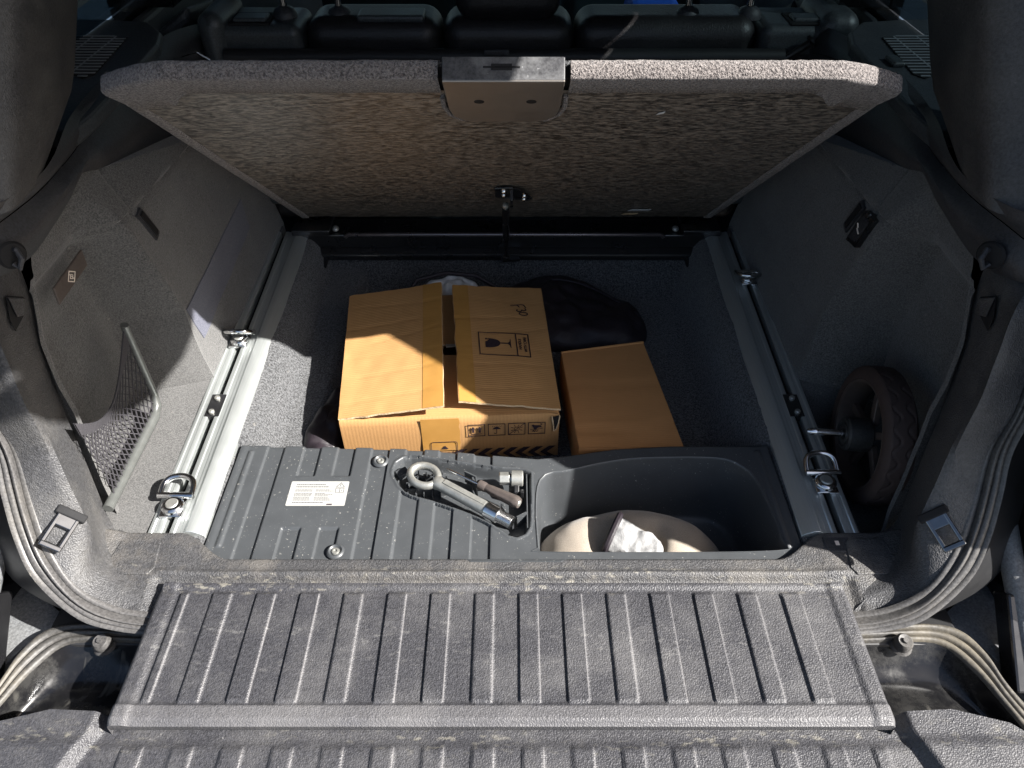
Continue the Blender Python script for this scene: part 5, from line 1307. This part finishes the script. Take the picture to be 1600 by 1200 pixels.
# right flap prints (turned a quarter)
def on_flap(u, v, h=0.0012):
    a, b, c, d = [Vector(q) for q in RQ]
    return a.lerp(b, u).lerp(d.lerp(c, u), v) + rn_*h
class FlapPlane:
    n = rn_
    def p(s, x, y, h=0.0):
        n = len(rt_)-1; fu = min(max(x/0.195, 0), 0.999)*n; fv = min(max(y/0.385, 0), 0.999)*n; i, j = int(fu), int(fv)
        return rt_[j][i].lerp(rt_[j][i+1], fu-i).lerp(rt_[j+1][i].lerp(rt_[j+1][i+1], fu-i), fv-j) + rn_*h
    poly = Plane.poly; line = Plane.line
fq = FlapPlane()
gp = MB()
def subline(pts, w, close=False):
    if close: pts = list(pts)+[pts[0]]
    out = []
    for a, b in zip(pts, pts[1:]):
        for k in range(6): out.append((lerp(a[0], b[0], k/6), lerp(a[1], b[1], k/6)))
    out.append(pts[-1]); fq.line(gp, out, w, 0.0010, 0.0004)
X0, X1, XM, Y0, Y1 = 0.048, 0.150, 0.124, 0.142, 0.214
subline([(X0, Y0), (X1, Y0), (X1, Y1), (X0, Y1)], 0.0022, True); subline([(XM, Y0), (XM, Y1)], 0.0022)
cy_ = (Y0+Y1)/2 + 0.002
cup = [(0.0605, cy_-0.0145), (0.0605, cy_+0.0145)]
for k in range(9):
    t = k/8; cup.append((lerp(0.0625, 0.0905, math.sin(t*math.pi/2)), cy_ + 0.0145*(math.cos(t*math.pi/2)**0.8 if t < 1 else 0) ))
cup2 = [(0.0905 - 0.0, cy_ - 0.002)]
for k in range(8, -1, -1):
    t = k/8; cup2.append((lerp(0.0625, 0.0905, math.sin(t*math.pi/2)), cy_ - 0.0145*(math.cos(t*math.pi/2)**0.8 if t < 1 else 0.1)))
def fan(pts):
    c = (sum(p[0] for p in pts)/len(pts), sum(p[1] for p in pts)/len(pts))
    for a, b in zip(pts, pts[1:]+pts[:1]): fq.poly(gp, [c, a, b], 0.0010, 0.0004)
fan([cup[0]] + [(0.0605, cy_+0.004), (0.0665, cy_+0.006), (0.064, cy_+0.0085), (0.070, cy_+0.0105), (0.067, cy_+0.0128), (0.0655, cy_+0.0145)] + cup[3:] + cup2[1:])
fan([(0.0605, cy_+0.0145), (0.0645, cy_+0.0145), (0.066, cy_+0.0125), (0.0605, cy_+0.0100)])
subline([(0.090, cy_), (0.108, cy_)], 0.0030)
fan([(0.1065, cy_-0.0015), (0.1065, cy_+0.0015), (0.110, cy_+0.006), (0.1115, cy_+0.0145), (0.1125, cy_+0.0145), (0.1125, cy_-0.0145), (0.1115, cy_-0.0145), (0.110, cy_-0.006)])
gpo = gp.build('glass_symbol', M['ink'], rf, smooth=0, merge=False)
text_mesh('HANDLE', 0.0088, fq, 0.1315, cy_, R(90), 'lettering', M['ink'], rf, 0.0012)
text_mesh('WITH CARE', 0.0088, fq, 0.1425, cy_, R(90), 'lettering', M['ink'], rf, 0.0012)
# handwriting F 30
hw = MB()
def stroke(pts, w=0.0021): fq.line(hw, pts, w, 0.0014, 0.0005)
ox, oy = 0.148, 0.318
def hp_(a, b): return (ox + b, oy - a)          # a runs down the flap, b runs to the right
stroke([hp_(0.000, -0.004), hp_(0.004, -0.026)]); stroke([hp_(0.000, -0.004), hp_(0.0005, 0.002), hp_(0.010, 0.006)]); stroke([hp_(0.002, -0.012), hp_(0.009, -0.008)])
stroke([hp_(0.014, 0.004), hp_(0.019, 0.006), hp_(0.022, 0.001), hp_(0.019, -0.003), hp_(0.024, -0.005), hp_(0.026, -0.011), hp_(0.022, -0.015), hp_(0.019, -0.013)])
stroke([hp_(0.033 + 0.0055*math.sin(q), -0.001 + 0.009*math.cos(q)) for q in [2*math.pi*k/14 for k in range(15)]])
hw.build('handwriting', M['ink'], rf, smooth=0, merge=False)

# ------------------------------------------------------------------ the small carton
sb = thing('cardboard_box', (0.22, 0.36, -0.118), 'smaller plain closed brown cardboard box, right of the large printed box', 'box')
T_ = [Vector((0.137, 0.213, -0.03)), Vector((0.331, 0.213, -0.03)), Vector((0.296, 0.521, -0.03)), Vector((0.118, 0.486, -0.03))]
m = MB()
def ringb(z, off):
    pts = []; c = sum(T_, Vector())/4
    for a, b in zip(T_, T_[1:]+T_[:1]):
        n_ = (b-a).normalized(); n_ = Vector((n_.y, -n_.x, 0))
        for k in range(10):
            p = a.lerp(b, k/10) + n_*(off + 0.0012*math.sin(math.pi*k/10)); pts.append(Vector((p.x, p.y, z)))
    return pts
m.grid([ringb(-0.117, 0), ringb(-0.07, 0.001), ringb(-0.035, 0.0005), ringb(-0.031, 0), ringb(-0.0293, -0.002)], True)
m.build('carton_walls', M['card_small'], sb, smooth=50, merge=False)
m = MB(); rows = []
for j in range(25):
    v = j/24; row = []
    for i in range(17):
        u = i/16; p = T_[0].lerp(T_[1], u).lerp(T_[3].lerp(T_[2], u), v); c = sum(T_, Vector())/4; p = p.lerp(c, 0.006)
        z = -0.0285 + 0.0012*nz(u*3, v*4, 50) - 0.0032*math.exp(-((v-0.16-0.04*u)/0.014)**2) + 0.0020*math.exp(-((v-0.19-0.04*u)/0.012)**2) - 0.0026*math.exp(-((u-0.42)/0.03)**2)*sst(0.45, 0.2, v) - 0.002*math.exp(-((v-0.62+0.05*u)/0.02)**2)
        row.append(Vector((p.x, p.y, z)))
    rows.append(row)
m.grid(rows); m.grid([[p for p in (rows[0] + [r[-1] for r in rows[1:]] + rows[-1][-2::-1] + [r[0] for r in rows[-2:0:-1]])], [p - Vector((0, 0, 0.003)) for p in (rows[0] + [r[-1] for r in rows[1:]] + rows[-1][-2::-1] + [r[0] for r in rows[-2:0:-1]])]], True)
m.build('top_flap', M['card_small'], sb, smooth=40, merge=False)
m = MB(); m.tube([T_[3].lerp(T_[2], k/12) + Vector((0, 0.0, 0.0015)) for k in range(13)], 0.0028, 8); m.build('rolled_edge', M['card_small'], sb)

# ------------------------------------------------------------------ bags
def blob(name, loc, lab, cat, mat, cx, cy, rx, ry, zb, h, rot, seed, wr=0.25, n=56, sharp=1.0, drape=0.0):
    m = MB(); rows = []
    for j in range(n+1):
        th_ = math.pi/2*j/n; row = []
        for i in range(72):
            a = 2*math.pi*i/72
            rr = 1 + 0.22*nz(math.cos(a)*1.3, math.sin(a)*1.3, seed)
            ce = math.cos(th_)**0.55 if j < n else 0.0
            x = math.cos(a)*rx*rr*ce; y = math.sin(a)*ry*rr*ce
            w = nz(x*9, y*9, seed+1) + 0.6*abs(nz(x*16 + y*5, y*16, seed+2)) + 0.3*nz(x*38, y*38, seed+3)
            z = h*math.sin(th_)**sharp*(1 + wr*w) 
            X = cx + x*math.cos(rot) - y*math.sin(rot); Y = cy + x*math.sin(rot) + y*math.cos(rot)
            row.append((X, Y, zb + z))
        rows.append(row)
    m.grid(rows, True)
    o = m.build(name, mat, None, smooth=75, merge=False)
    return tag(o, lab, cat)
blob('plastic_bag', None, 'crumpled whitish plastic bag squeezed behind the large cardboard box', 'plastic bag', M['plastic_bag'], -0.130, 0.715, 0.085, 0.045, -0.112, 0.105, 0.05, 3.1, 0.35, sharp=0.8)
b1 = blob('soft_bag', None, 'slack black nylon bag lying behind the two boxes at the back of the well', 'bag', M['nylon'], 0.145, 0.720, 0.190, 0.125, -0.112, 0.050, -0.35, 8.4, 0.55)
def bag_z(x, y): return -0.112 + 0.050
m = MB(); P = []
for k in range(21):
    t = k/20; P.append(Vector((lerp(-0.01, 0.315, t), 0.775 + 0.055*math.sin(math.pi*t) - 0.10*t*t, -0.075 + 0.012*math.sin(math.pi*t))))
m.tube(P, 0.0035, 8); m.build('seam', M['nylon'], b1, smooth=60)
bag_ = blob('bin_liner', None, 'shiny black plastic sheet crushed under the left side of the large box', 'plastic sheet', M['nylon'], -0.350, 0.315, 0.040, 0.135, -0.112, 0.050, -0.1, 14.2, 0.5)
m = MB(); m.tube([(-0.225, 0.69, -0.02), (-0.205, 0.712, 0.002), (-0.14, 0.735, 0.006), (-0.07, 0.735, -0.002), (-0.02, 0.725, -0.03)], 0.005, 8)
tag(m.build('carry_strap', M['nylon'], None), 'black webbing strap looped behind the whitish plastic bag', 'strap')

# ------------------------------------------------------------------ trolley wheel in the right pocket
tw = thing('trolley_wheel', (0.632, 0.185, -0.085), 'small worn trolley wheel with scalloped tyre standing in the right side pocket', 'wheel')
ax_ = Vector((-0.995, 0.07, 0.03)).normalized(); oc = Vector((0.642, 0.185, 0.034))
WS = 1.12
def wob(k, r, h):
    a = 2*math.pi*k/240
    e = abs(h) - (0.0115 + 0.006*math.sin(20*a + (0 if h > 0 else math.pi)))
    return -0.0024*math.exp(-(e/0.0016)**2) if r > 0.112 else 0
m = MB(); prof = [(0.088, 0.0285), (0.094, 0.0300), (0.101, 0.0285), (0.1055, 0.0245)] + [(0.1075 + 0.0018*math.cos(h/0.024*1.2), h) for h in [0.0215 - 0.043*k/26 for k in range(27)]] + [(0.1055, -0.0245), (0.101, -0.0285), (0.094, -0.03), (0.088, -0.0285)]
m.lathe([(r*1.12, h*0.88) for r, h in prof], oc, ax_, 240, wob); m.build('tyre', M['tyre'], tw, smooth=50, merge=False)
m = MB(); m.lathe([(r*1.12, h*0.88) for r, h in [(0.090, 0.0265), (0.087, 0.0285), (0.083, 0.0265), (0.080, 0.016), (0.078, 0.0), (0.080, -0.016), (0.086, -0.0265), (0.090, -0.0265)]], oc, ax_, 64); m.build('rim', M['rim'], tw)
u_ = ax_.orthogonal().normalized(); w_ = ax_.cross(u_)
for k in range(5):
    a = 2*math.pi*k/5 + 0.3; dr = u_*math.cos(a) + w_*math.sin(a); tn = ax_.cross(dr)
    m = MB(); m.obox(oc + dr*0.055 - ax_*0.002, dr*0.036, tn*0.007, ax_*0.006); m.build('spoke', M['rim'], tw, smooth=0, bevel=0.002)
m = MB(); m.lathe([(0.0, 0.0), (0.027, 0.0), (0.030, 0.003), (0.030, 0.040), (0.027, 0.0435), (0.0225, 0.044), (0.021, 0.0405), (0.019, 0.0405), (0.0175, 0.0435), (0.011, 0.0435), (0.0085, 0.040)], oc + ax_*0.004, ax_, 40); hb_ = m.build('hub', M['rubber_black'], tw)
a0 = oc + ax_*0.04
m = MB(); m.tube([a0, a0 + ax_*0.050, a0 + ax_*0.0505, a0 + ax_*0.054, a0 + ax_*0.0545, a0 + ax_*0.062, a0 + ax_*0.070], [0.0062, 0.0062, 0.0048, 0.0048, 0.0066, 0.0062, 0.0030], 16); m.build('axle', M['steel_bright'], tw)

# ------------------------------------------------------------------ blue bag on the front side of the cabin
bb_ = thing('blue_bag', (0.44, 1.70, 0.10), 'bright blue bag glimpsed over the rear backrest', 'bag')
m = MB(); m.box(0.36, 0.52, 1.66, 1.80, 0.10, 0.34); m.build('bag_body', M['blue'], bb_, smooth=0, bevel=0.03, seg=3)
m = MB(); m.tube([(0.37, 1.655, 0.31), (0.40, 1.63, 0.33), (0.42, 1.64, 0.25), (0.41, 1.655, 0.20)], 0.004, 6); m.build('bag_cord', M['print_white'], bb_)
